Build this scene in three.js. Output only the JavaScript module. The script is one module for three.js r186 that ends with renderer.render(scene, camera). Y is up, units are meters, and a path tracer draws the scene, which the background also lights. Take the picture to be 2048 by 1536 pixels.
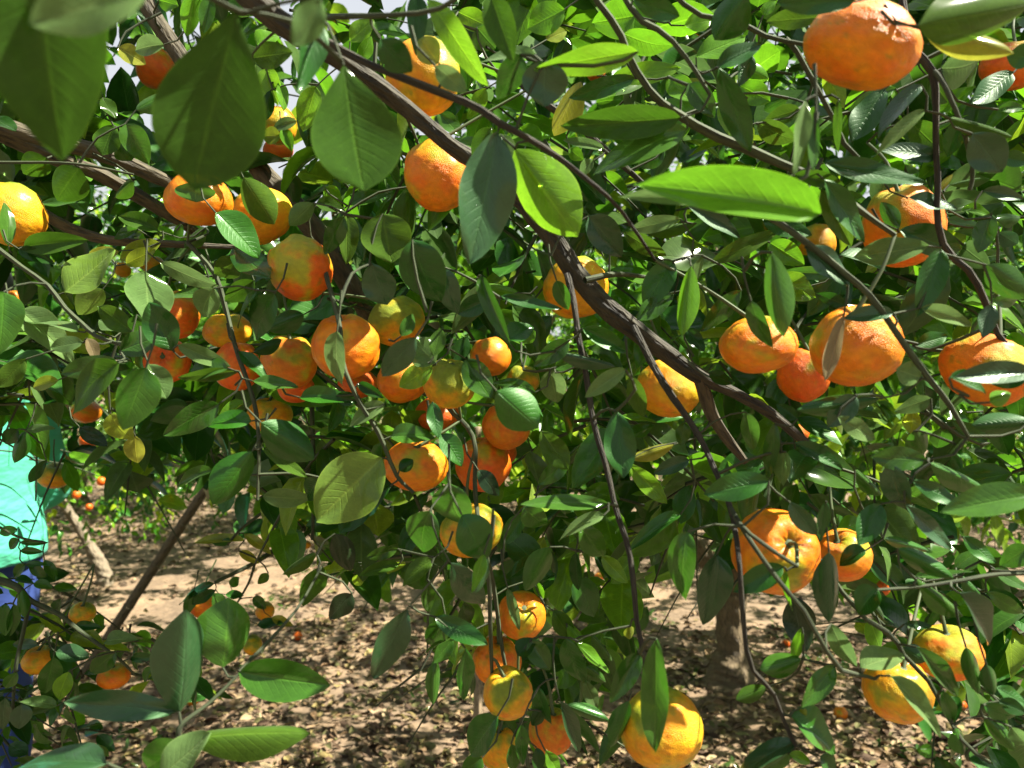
import * as THREE from 'three';
import { MarchingCubes } from 'three/addons/objects/MarchingCubes.js';
import { mergeGeometries } from 'three/addons/utils/BufferGeometryUtils.js';
import { ImprovedNoise } from 'three/addons/math/ImprovedNoise.js';

// ---------------------------------------------------------------- camera, sky, sun, exposure
const scene = new THREE.Scene();
const EYE = 1.35, F = 1540;                        // eye height (m); focal length in photo pixels (photo 2048 x 1536)
const camera = new THREE.PerspectiveCamera(2 * Math.atan(768 / F) * 180 / Math.PI, 4 / 3, 0.03, 600);
camera.position.set(0, EYE, 0);
camera.lookAt(0, EYE, -1);
camera.userData.fStop = 9; camera.focus = 0.8;

const SKY_LEVEL = 0.2;
{
  const w = 64, h = 32, data = new Float32Array(w * h * 4);
  for (let y = 0; y < h; y++) for (let x = 0; x < w; x++) {
    const up = Math.max(0, Math.sin(((y + 0.5) / h - 0.5) * Math.PI)), t = Math.pow(up, 0.6), i = (y * w + x) * 4;
    data[i] = SKY_LEVEL * (1.02 - 0.2 * t); data[i + 1] = SKY_LEVEL * (1.02 - 0.12 * t); data[i + 2] = SKY_LEVEL * (1.03 - 0.01 * t); data[i + 3] = 1;
  }
  const t = new THREE.DataTexture(data, w, h, THREE.RGBAFormat, THREE.FloatType);
  t.mapping = THREE.EquirectangularReflectionMapping; t.magFilter = THREE.LinearFilter; t.needsUpdate = true;
  scene.background = t; scene.environment = t;
}
const SUN = new THREE.Vector3(0.58, 0.78, 0.06).normalize();
const sun = new THREE.DirectionalLight(new THREE.Color(1, 0.93, 0.8), 5);
sun.position.copy(SUN).multiplyScalar(30); sun.castShadow = true;
sun.shadow.mapSize.set(4096, 4096);
Object.assign(sun.shadow.camera, { left: -14, right: 14, top: 14, bottom: -14, near: 1, far: 70 });
scene.add(sun, sun.target);

const renderer = new THREE.WebGLRenderer({ antialias: true });
renderer.setSize(1024, 768);
renderer.toneMapping = THREE.LinearToneMapping;
renderer.toneMappingExposure = 4.25;
renderer.shadowMap.enabled = true; renderer.shadowMap.type = THREE.PCFSoftShadowMap;

// ---------------------------------------------------------------- helpers
let seed = 20240;
const rnd = () => { seed = (seed + 0x6d2b79f5) | 0; let t = Math.imul(seed ^ (seed >>> 15), 1 | seed); t = (t + Math.imul(t ^ (t >>> 7), 61 | t)) ^ t; return ((t ^ (t >>> 14)) >>> 0) / 4294967296; };
const rr = (a, b) => a + (b - a) * rnd();
const V = (x, y, z) => new THREE.Vector3(x, y, z);
const noise = new ImprovedNoise(), N3 = (x, y, z) => noise.noise(x, y, z);
const fbm = (x, y, z, o = 4) => { let s = 0, a = 0.5; for (let i = 0; i < o; i++) { s += a * N3(x, y, z); x *= 2.03; y *= 2.03; z *= 2.03; a *= 0.5; } return s; };
const sm = (x, a, b) => { const t = Math.min(1, Math.max(0, (x - a) / (b - a))); return t * t * (3 - 2 * t); };
// the point that a pixel of the photograph shows at a distance d in front of the eye, and back
const at = (px, py, d) => V((px - 1024) / F * d, EYE - (py - 768) / F * d, -d);
const pix = (p) => [1024 + p.x / -p.z * F, 768 - (p.y - EYE) / -p.z * F, -p.z];
const used = {};
const numbered = (n) => { used[n] = (used[n] ?? -1) + 1; return used[n] ? n + '_' + String(used[n]).padStart(3, '0') : n; };
function thing(name, label, category, p = V(0, 0, 0), group) {
  const g = new THREE.Group(); g.name = numbered(name); g.position.copy(p); g.userData = { label, category };
  if (group) g.userData.group = group;
  scene.add(g); return g;
}
function part(name, geometry, material, parent, kind) {
  const m = new THREE.Mesh(geometry, material); m.name = name; m.castShadow = m.receiveShadow = true;
  if (kind) m.userData.kind = kind;
  parent.add(m); return m;
}

// ---------------------------------------------------------------- computed textures
function tex(w, h, fn, srgb = false, rx = 1, ry = 1) {
  const d = new Uint8Array(w * h * 4);
  for (let y = 0; y < h; y++) for (let x = 0; x < w; x++) {
    const c = fn(x / w, y / h), i = (y * w + x) * 4;
    for (let k = 0; k < 3; k++) d[i + k] = Math.max(0, Math.min(255, 255 * (typeof c === 'number' ? c : c[k])));
    d[i + 3] = 255;
  }
  const t = new THREE.DataTexture(d, w, h); t.magFilter = THREE.LinearFilter; t.wrapS = t.wrapT = THREE.RepeatWrapping;
  if (srgb) t.colorSpace = THREE.SRGBColorSpace;
  t.repeat.set(rx, ry); t.needsUpdate = true; return t;
}
// tileable noise: noise on a torus-like lattice by blending
const tile = (f) => (u, v) => { const a = f(u, v), b = f(u - 1, v), c = f(u, v - 1), d = f(u - 1, v - 1); return (a * (1 - u) + b * u) * (1 - v) + (c * (1 - u) + d * u) * v; };
// leaf: u across (0.5 = midrib), v along
const veinAt = (u, v) => {
  const s = Math.abs(u - 0.5) * 2, k = (v - s * 0.22) * 11, f = Math.abs(k - Math.round(k));
  return { mid: Math.exp(-Math.pow(s / (0.035 + 0.02 * (1 - v)), 2)), side: Math.exp(-Math.pow(f / 0.07, 2)) * (1 - s) * 0.9, s };
};
const leafMap = tex(256, 512, (u, v) => {
  const { mid, side, s } = veinAt(u, v), b = 0.76 + 0.26 * fbm(u * 5, v * 9, 1.3) + 0.14 * fbm(u * 26, v * 50, 4.1);
  const edge = sm(s, 0.93, 1.0), speck = N3(u * 42, v * 84, 7.7) > 0.62 ? 0.22 : 0, spot = N3(u * 17, v * 33, 3.1) > 0.68 ? -0.25 : 0;
  const l = mid * 0.34 + side * 0.11 + edge * 0.3 + speck + spot;
  return [b * 0.88 + l * 1.1, b * 0.92 + l * 0.8, b * 0.86 + l * 0.9];
}, false);
const leafBump = tex(256, 512, (u, v) => { const { mid, side } = veinAt(u, v); return 0.55 - 0.45 * mid - 0.28 * side + 0.08 * fbm(u * 18, v * 36, 9.2); });
const litterMap = tex(128, 256, (u, v) => { const { mid, side } = veinAt(u, v), b = 0.7 + 0.5 * fbm(u * 6, v * 10, 2.2) + 0.3 * fbm(u * 22, v * 44, 5.5); return [b + mid * 0.2, b * 0.97 + mid * 0.2, b * 0.92 + side * 0.05]; });
const poreF = (() => {  // cells of the peel
  const n = 26, pts = []; let s = 77; const r = () => { s = (Math.imul(s, 1664525) + 1013904223) >>> 0; return s / 4294967296; };
  for (let i = 0; i < n * n; i++) pts.push([r(), r()]);
  return (u, v) => {
    const x = u * n, y = v * n, ix = Math.floor(x), iy = Math.floor(y); let best = 9;
    for (let a = -1; a < 2; a++) for (let b = -1; b < 2; b++) {
      const p = pts[((ix + a + n) % n) * n + ((iy + b + n) % n)], d = (ix + a + p[0] - x) ** 2 + (iy + b + p[1] - y) ** 2; if (d < best) best = d;
    }
    return Math.sqrt(best);
  };
})();
const peelBump = tex(512, 512, (u, v) => 0.25 + 0.6 * sm(poreF(u, v), 0.05, 0.5) + 0.35 * tile((a, b) => fbm(a * 16, b * 16, 2.5, 3))(u, v));
const peelMap = tex(512, 512, (u, v) => { const p = 0.89 + 0.07 * sm(poreF(u, v), 0.05, 0.4) + 0.12 * tile((a, b) => fbm(a * 9, b * 9, 6.5, 4))(u, v); return [p, p * 0.99, p * 0.97]; });
const scurfMap = tex(512, 512, (u, v) => {
  const p = 0.74 + 0.14 * sm(poreF(u, v), 0.05, 0.4), q = tile((a, b) => Math.abs(fbm(a * 14, b * 20, 3.5, 4)))(u, v), w = sm(q, 0.09, 0.02);
  return [p + 0.26 * w, p * 0.97 + 0.28 * w, p * 0.9 + 0.5 * w];
});
const barkMap = tex(256, 256, (u, v) => { const f = tile((a, b) => fbm(a * 9, b * 3, 1.5, 5))(u, v), g = tile((a, b) => fbm(a * 22, b * 9, 8.5, 3))(u, v), c = 0.66 + 1.1 * f + 0.6 * g; return [c, c * 0.97, c * 0.92]; });
const barkBump = tex(256, 256, (u, v) => 0.5 + 0.9 * tile((a, b) => fbm(a * 12, b * 3, 1.5, 5))(u, v));
const soilMap = tex(1024, 1024, (u, v) => {
  const a = tile((x, y) => fbm(x * 5, y * 5, 0.5, 5))(u, v), b = tile((x, y) => fbm(x * 60, y * 60, 4.5, 3))(u, v), c = 0.62 + 0.55 * a + 0.4 * b, t = sm(a + 0.3 * b, -0.1, 0.25);
  return [c * (0.85 + 0.15 * t), c * (0.82 + 0.12 * t), c * (0.8 + 0.08 * t)];
});
const soilBump = tex(1024, 1024, (u, v) => 0.5 + 0.5 * tile((x, y) => fbm(x * 40, y * 40, 4.5, 5))(u, v) + 0.35 * tile((x, y) => fbm(x * 9, y * 9, 1.5, 3))(u, v));
const clothBump = tex(256, 256, (u, v) => 0.5 + 0.5 * tile((x, y) => fbm(x * 5, y * 9, 2.5, 4))(u, v));

// ---------------------------------------------------------------- materials
const leafMat = (r, g, b, through, coat = 1, rough = 0.88) => new THREE.MeshPhysicalMaterial({
  color: new THREE.Color().setRGB(r, g, b), map: leafMap, bumpMap: leafBump, bumpScale: 0.0008, roughness: rough, transmission: through, thickness: 0,
  specularIntensity: rough < 0.6 ? 0.5 : 0.1, specularColor: rough < 0.6 ? new THREE.Color(0.6, 1, 0.55) : new THREE.Color(1, 1, 1), clearcoat: coat, clearcoatRoughness: 0.13, side: THREE.DoubleSide,
});
const LEAF = {  // leaf-age tones that also carry light: B backlit, P sunlit, U bluish sheen
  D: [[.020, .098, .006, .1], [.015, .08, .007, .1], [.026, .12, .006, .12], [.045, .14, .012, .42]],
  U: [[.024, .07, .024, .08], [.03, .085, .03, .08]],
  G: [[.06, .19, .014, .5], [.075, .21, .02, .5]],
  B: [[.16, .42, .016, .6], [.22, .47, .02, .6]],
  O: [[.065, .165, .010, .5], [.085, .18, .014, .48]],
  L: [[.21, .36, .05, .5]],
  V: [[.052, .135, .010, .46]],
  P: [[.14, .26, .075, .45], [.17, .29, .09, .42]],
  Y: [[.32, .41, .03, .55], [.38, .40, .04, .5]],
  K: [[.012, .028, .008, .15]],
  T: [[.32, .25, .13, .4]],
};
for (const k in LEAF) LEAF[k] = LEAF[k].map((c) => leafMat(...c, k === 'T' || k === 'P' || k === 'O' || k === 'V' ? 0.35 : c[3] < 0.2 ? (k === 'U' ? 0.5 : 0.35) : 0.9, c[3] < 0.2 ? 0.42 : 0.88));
const massLeaf = leafMat(1, 1, 1, 0.58, 0.7), massDark = leafMat(1, 1, 1, 0.1, 0.35, 0.4);   // tinted copy by copy
const litterMat = new THREE.MeshPhysicalMaterial({ map: litterMap, bumpMap: leafBump, bumpScale: 0.0008, roughness: 0.85, side: THREE.DoubleSide, specularIntensity: 0.4 });
const bark = (r, g, b, s = 0.002) => new THREE.MeshStandardMaterial({ color: new THREE.Color().setRGB(r, g, b), map: barkMap, bumpMap: barkBump, bumpScale: s, roughness: 0.85 });
const M = {
  bark: bark(.088, .077, .047, .005), darkBark: bark(.046, .043, .028, .006), twig: bark(.045, .065, .026, .0006), paleBark: bark(.25, .21, .145, .003), trunk: bark(.19, .145, .08, .008), pole: bark(.085, .072, .036, .0012), stake: bark(.36, .28, .18, .001),
  stem: new THREE.MeshStandardMaterial({ color: new THREE.Color().setRGB(.045, .07, .02), roughness: 0.7 }),
  soil: new THREE.MeshStandardMaterial({ color: new THREE.Color().setRGB(.29, .21, .13), map: soilMap, bumpMap: soilBump, bumpScale: 0.03, roughness: 0.95 }),
  shirt: new THREE.MeshPhysicalMaterial({ color: new THREE.Color().setRGB(.05, .38, .23), bumpMap: clothBump, bumpScale: 0.035, roughness: 0.8, sheen: 0.3, sheenColor: new THREE.Color(0.3, 0.7, 0.6) }),
  trousers: new THREE.MeshPhysicalMaterial({ color: new THREE.Color().setRGB(.018, .045, .19), bumpMap: clothBump, bumpScale: 0.012, roughness: 0.85 }),
  skin: new THREE.MeshPhysicalMaterial({ color: new THREE.Color().setRGB(.42, .24, .15), roughness: 0.55 }),
  hair: new THREE.MeshStandardMaterial({ color: new THREE.Color().setRGB(.015, .012, .01), roughness: 0.5 }),
  eye: new THREE.MeshStandardMaterial({ color: new THREE.Color().setRGB(.7, .68, .64), roughness: 0.2 }),
  shoe: new THREE.MeshStandardMaterial({ color: new THREE.Color().setRGB(.05, .04, .035), roughness: 0.6 }),
};
const peel = { plain: new THREE.MeshPhysicalMaterial({ vertexColors: true, map: peelMap, bumpMap: peelBump, bumpScale: 0.0004, roughness: 0.38, clearcoat: 0.14, clearcoatRoughness: 0.3, specularIntensity: 0.7, specularColor: new THREE.Color(1, 0.82, 0.6) }) };
peel.scurf = peel.plain.clone(); peel.scurf.map = scurfMap; peel.scurf.roughness = 0.65; peel.scurf.clearcoat = 0.1;

// ---------------------------------------------------------------- ground
const groundY = (x, z) => 0.06 * fbm(x * 0.35, 2.2, z * 0.35, 3) + 0.022 * fbm(x * 2.1, 5.2, z * 2.1, 3);
{
  const n = 200, pos = [], uv = [], idx = [], ax = (i) => { const t = i / n * 2 - 1; return Math.sign(t) * (Math.abs(t) * 9 + Math.pow(Math.abs(t), 9) * 240); };
  for (let j = 0; j <= n; j++) for (let i = 0; i <= n; i++) { const x = ax(i), z = ax(j) - 4; pos.push(x, groundY(x, z), z); uv.push(x / 2.3, z / 2.3); }
  for (let j = 0; j < n; j++) for (let i = 0; i < n; i++) { const a = j * (n + 1) + i, b = a + 1, c = a + n + 1, d = c + 1; idx.push(a, c, b, b, c, d); }
  const g = new THREE.BufferGeometry(); g.setAttribute('position', new THREE.Float32BufferAttribute(pos, 3)); g.setAttribute('uv', new THREE.Float32BufferAttribute(uv, 2)); g.setIndex(idx); g.computeVertexNormals();
  part('ground', g, M.soil, scene, 'structure');
}

// ---------------------------------------------------------------- shapes: leaf, limb, mandarin
function leafShape(rows, cols, { fold = 0.15, droop = 0.1, wave = 0, twist = 0, cup = 0, peak = 0.86 }) {
  const pos = [], uv = [], idx = [];
  for (let j = 0; j <= rows; j++) {
    const t = j / rows, w = Math.pow(Math.max(0, Math.sin(Math.PI * Math.pow(t, peak))), 0.74) * 0.5 + 0.004;
    for (let i = 0; i <= cols; i++) {
      const s = i / cols * 2 - 1; let x = s * w, z = fold * Math.abs(x) * (1 - 0.3 * t) - droop * t * t + wave * Math.sin(t * 9 + s * 1.3) * Math.abs(s) * 0.05 - cup * x * x;
      const tw = twist * t, c = Math.cos(tw), q = Math.sin(tw); pos.push(x * c - z * q, t, x * q + z * c); uv.push(i / cols, t);
    }
  }
  const n = cols + 1;
  for (let j = 0; j < rows; j++) for (let i = 0; i < cols; i++) { const a = j * n + i; idx.push(a, a + 1, a + n, a + 1, a + n + 1, a + n); }
  const g = new THREE.BufferGeometry(); g.setAttribute('position', new THREE.Float32BufferAttribute(pos, 3)); g.setAttribute('uv', new THREE.Float32BufferAttribute(uv, 2)); g.setIndex(idx); g.computeVertexNormals(); return g;
}
const BIG = [ // near leaves
  leafShape(14, 6, { fold: 0.32, droop: 0.22, wave: 0.5 }), leafShape(14, 6, { fold: 0.2, droop: 0.1, wave: 0.9, peak: 1.0, twist: 0.25 }), leafShape(14, 6, { fold: 0.42, droop: 0.36, wave: 0.6, peak: 0.76 }),
  leafShape(14, 6, { fold: -0.12, droop: 0.3, cup: 0.9, peak: 0.95 }), leafShape(14, 6, { fold: 0.2, droop: -0.08, wave: 0.8, twist: 0.35 }), leafShape(14, 6, { fold: 0.18, droop: 0.45, wave: 0.6, twist: -0.6, peak: 0.9 }),
  leafShape(14, 6, { fold: 0.22, droop: -0.1, wave: 0.4, peak: 1.38 }),
];
const SMALL = [leafShape(6, 2, { fold: 0.35, droop: 0.25 }), leafShape(6, 2, { fold: 0.45, droop: 0.45, peak: 0.78 }), leafShape(6, 2, { fold: 0.25, droop: -0.1, twist: 0.6, peak: 1.0 })];
const DRY = [leafShape(6, 4, { fold: 0.35, droop: 0.12, wave: 1 }), leafShape(6, 4, { fold: -0.3, droop: -0.1, twist: 0.5, wave: 1 }), leafShape(6, 4, { fold: 0.7, droop: 0.3, twist: -0.4 })];
const TMP = new THREE.Matrix4();
// matrix that lays the unit leaf from base b to tip t, w wide, its face turned to n and rolled
function leafMatrix(b, t, w, n, roll, out = new THREE.Matrix4()) {
  const y = t.clone().sub(b), L = y.length(); y.divideScalar(L);
  const z = n.clone().addScaledVector(y, -n.dot(y)); if (z.lengthSq() < 1e-6) z.set(0.3, 0.2, 1).addScaledVector(y, -y.z);
  z.normalize().applyAxisAngle(y, roll); const x = y.clone().cross(z);
  return out.makeBasis(x.multiplyScalar(w), y.multiplyScalar(L), z.multiplyScalar((L + w) / 2)).setPosition(b);
}
function tube(points, radii, sides = 8, step = 0.02, rough = 0) {
  const curve = new THREE.CatmullRomCurve3(points, false, 'centripetal'), len = curve.getLength(), n = Math.max(2, Math.min(120, Math.ceil(len / step)));
  const pos = [], uv = [], idx = []; let ref = V(0.31, 0.2, 0.93), along = 0, last = points[0];
  for (let j = 0; j <= n; j++) {
    const t = j / n, p = curve.getPoint(t), d = curve.getTangent(t), k = t * (radii.length - 1), a = Math.floor(Math.min(k, radii.length - 2)), r = radii[a] + (radii[a + 1] - radii[a]) * (k - a);
    ref.addScaledVector(d, -ref.dot(d)).normalize(); const bi = d.clone().cross(ref); along += p.distanceTo(last); last = p;
    for (let i = 0; i <= sides; i++) {
      const th = i / sides * Math.PI * 2, kk = i % sides, q = r * (1 + (rough ? rough * fbm(p.x * 40 + Math.cos(th) * 1.5, p.y * 40 + Math.sin(th) * 1.5, p.z * 40 + kk * 0.01, 2) : 0));
      pos.push(p.x + (ref.x * Math.cos(th) + bi.x * Math.sin(th)) * q, p.y + (ref.y * Math.cos(th) + bi.y * Math.sin(th)) * q, p.z + (ref.z * Math.cos(th) + bi.z * Math.sin(th)) * q);
      uv.push(i / sides * Math.max(1, Math.round(r * 90)), along * 14);
    }
  }
  for (let j = 0; j < n; j++) for (let i = 0; i < sides; i++) { const a = j * (sides + 1) + i, b = a + sides + 1; idx.push(a, a + 1, b, a + 1, b + 1, b); }
  const m = pos.length / 3, e = curve.getPoint(1); pos.push(e.x, e.y, e.z); uv.push(0, 0);
  for (let i = 0; i < sides; i++) idx.push(n * (sides + 1) + i, n * (sides + 1) + i + 1, m);
  const g = new THREE.BufferGeometry(); g.setAttribute('position', new THREE.Float32BufferAttribute(pos, 3)); g.setAttribute('uv', new THREE.Float32BufferAttribute(uv, 2)); g.setIndex(idx); g.computeVertexNormals(); return g;
}
const HUE = { o: [.66, .19, .006], r: [.64, .115, .007], y: [.63, .285, .009], e: [.52, .145, .007] };
function fruitShape(R, flat, hue, green, sd, detail, rib = 0.012) {
  const nl = detail, nm = Math.round(detail * 1.5), pos = [], uv = [], col = [], idx = [], base = HUE[hue];
  for (let j = 0; j <= nl; j++) for (let i = 0; i <= nm; i++) {
    const th = j / nl * Math.PI, ph = i / nm * Math.PI * 2, s = Math.sin(th), c = Math.cos(th), dx = s * Math.cos(ph), dz = s * Math.sin(ph);
    let r = 1 - 0.17 * Math.exp(-Math.pow(th / 0.24, 2)) - 0.10 * Math.exp(-Math.pow((Math.PI - th) / 0.2, 2)) + 0.05 * Math.exp(-Math.pow((th - 0.5) / 0.25, 2));
    r += 0.075 * fbm(dx * 1.3 + sd, c * 1.3, dz * 1.3 - sd, 2) + 0.022 * fbm(dx * 5 + sd, c * 5, dz * 5, 3) + 0.010 * N3(dx * 14, c * 14 + sd, dz * 14) + rib * Math.cos(ph * 9 + sd + Math.sin(ph * 2)) * Math.exp(-Math.pow(th / 0.8, 2)) * Math.min(1, th * 4);
    pos.push(dx * r * R, c * r * R * flat, dz * r * R); uv.push(i / nm * 6, j / nl * 3);
    const f = 1.35 * fbm(dx * 1.15 - sd, c * 1.15 + sd, dz * 1.15, 4), g1 = sm(f + c * 0.28 + green - 0.55, -0.22, 0.3), g2 = sm(f + c * 0.3 + green - 0.76, -0.2, 0.34);
    const spot = green > 0.25 ? sm(N3(dx * 4.3 + sd, c * 4.3, dz * 4.3) + 0.35 * N3(dx * 13, c * 13, dz * 13 + sd), 0.46, 0.62) * 0.5 : 0;
    const red = 0.5 + 0.9 * fbm(dx * 2.2, c * 2.2 - sd, dz * 2.2 + sd, 3), v = 1 + 0.25 * N3(dx * 8 + sd, c * 8, dz * 8);
    const o = [base[0] * v, base[1] * v * (0.58 + 0.84 * red), base[2] * v], yg = [.35 * v, .34 * v, .015], dg = [.12 * v, .20 * v, .016];
    for (let k = 0; k < 3; k++) { let x = o[k] + (yg[k] - o[k]) * g1; x += (dg[k] - x) * g2 * (hue === 'y' || hue === 'e' ? 0.8 : 0.3); x += (dg[k] - x) * spot; col.push(x); }
  }
  for (let j = 0; j < nl; j++) for (let i = 0; i < nm; i++) { const a = j * (nm + 1) + i, b = a + nm + 1; idx.push(a, a + 1, b, a + 1, b + 1, b); }
  const g = new THREE.BufferGeometry(); g.setAttribute('position', new THREE.Float32BufferAttribute(pos, 3)); g.setAttribute('uv', new THREE.Float32BufferAttribute(uv, 2)); g.setAttribute('color', new THREE.Float32BufferAttribute(col, 3)); g.setIndex(idx); g.computeVertexNormals();
  const nr = g.attributes.normal;                       // close the seam of the normals
  for (let j = 0; j <= nl; j++) { const a = j * (nm + 1), b = a + nm, x = V(nr.getX(a) + nr.getX(b), nr.getY(a) + nr.getY(b), nr.getZ(a) + nr.getZ(b)).normalize(); nr.setXYZ(a, x.x, x.y, x.z); nr.setXYZ(b, x.x, x.y, x.z); }
  return g;
}
const calyxShape = (() => { const p = [], idx = []; p.push(0, 0.3, 0); for (let i = 0; i < 10; i++) { const r = i % 2 ? 0.55 : 1, a = i / 10 * Math.PI * 2; p.push(Math.cos(a) * r, i % 2 ? 0.1 : -0.05, Math.sin(a) * r); idx.push(0, (i + 1) % 10 + 1, i + 1); } const g = new THREE.BufferGeometry(); g.setAttribute('position', new THREE.Float32BufferAttribute(p, 3)); g.setIndex(idx); g.computeVertexNormals(); return g; })();
// ---------------------------------------------------------------- the near tree: limbs
const nodes = [];                                       // points along the wood, for twigs and stalks to spring from
const tree = thing('mandarin_tree', 'laden mandarin tree with forked brown branches and glossy leaves across the whole foreground', 'tree');
let owner = tree;
function limb(name, list, material, rough = 0.25, first = null) {   // list of [px, py, d, width in pixels]
  const pts = list.map(([x, y, d]) => at(x, y, d)), rad = list.map(([, , d, w]) => w / F * d / 2);
  if (first) { pts.unshift(...first.map((f) => V(f[0], f[1], f[2]))); rad.unshift(...first.map((f) => f[3])); }
  part(name, tube(pts, rad, rad[0] > 0.004 ? 12 : 7, rad[0] > 0.004 ? 0.01 : 0.015, rough), material, owner);
  const c = new THREE.CatmullRomCurve3(pts, false, 'centripetal'), n = Math.ceil(c.getLength() / 0.02);
  for (let i = 0; i <= n; i++) { const p = c.getPoint(i / n); if (p.z < -0.2) nodes.push(p); }
}
part('trunk', tube([V(-1.02, -0.05, 0.15), V(-1.0, 0.25, 0.12), V(-0.97, 0.6, 0.05)], [0.10, 0.075, 0.07], 16, 0.03, 0.3), M.trunk, tree);
part('branch', tube([V(-0.97, 0.55, 0.05), V(-0.95, 1.1, -0.15), V(-0.85, 1.6, -0.5), V(-0.75, 1.72, -0.8)], [0.055, 0.04, 0.026, 0.018], 12, 0.03, 0.3), M.bark, tree);
part('branch', tube([V(-0.97, 0.55, 0.05), V(-0.9, 1.2, 0.1), V(-0.75, 1.8, 0.0), V(-0.6, 2.05, -0.2)], [0.055, 0.042, 0.03, 0.022], 12, 0.03, 0.3), M.bark, tree);
limb('branch', [[275, -30, .85, 34], [300, 20, .85, 34], [345, 90, .85, 34], [420, 200, .85, 36], [505, 320, .86, 38], [545, 368, .86, 42], [600, 425, .86, 44], [650, 490, .87, 44], [690, 555, .88, 44], [735, 625, .9, 40], [775, 710, .92, 30], [800, 800, .93, 20]], M.bark, 0.3, [[-0.6, 2.05, -0.2, .018], [-0.5, 2.02, -0.6, .012]]);
limb('branch', [[470, -40, .5, 53], [560, 45, .52, 45], [690, 128, .56, 36], [800, 205, .6, 36], [900, 290, .62, 34], [985, 345, .63, 34], [1040, 400, .64, 36], [1100, 470, .65, 38], [1150, 545, .66, 43], [1210, 610, .66, 43], [1270, 660, .66, 41], [1340, 712, .66, 36], [1400, 755, .66, 29], [1450, 777, .66, 23], [1540, 826, .66, 21], [1600, 875, .66, 17], [1642, 908, .66, 13]], M.darkBark, 0.35, [[-0.6, 2.05, -0.2, .016], [-0.38, 1.8, -0.38, .012]]);
limb('branch', [[1400, 752, .66, 30], [1420, 820, .67, 26], [1450, 872, .67, 22], [1492, 925, .67, 14]], M.bark);
limb('branch', [[-40, 240, .82, 34], [68, 272, .84, 32], [171, 298, .86, 32], [240, 321, .88, 30], [332, 362, .9, 28], [430, 410, .95, 22]], M.bark, 0.3, [[-0.85, 1.6, -0.5, .02]]);
limb('branch', [[-40, 252, .84, 30], [103, 314, .88, 30], [191, 345, .9, 30], [260, 383, .92, 28], [342, 430, .95, 26], [400, 470, 1, 18]], M.bark, 0.3, [[-0.75, 1.7, -0.75, .017]]);
limb('branch', [[-30, 395, .8, 22], [50, 415, .84, 22], [82, 427, .86, 24], [137, 455, .87, 22], [205, 478, .87, 20], [359, 489, .87, 14], [470, 494, .9, 9]], M.bark, 0.3, [[-0.75, 1.65, -0.72, .013]]);
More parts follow.
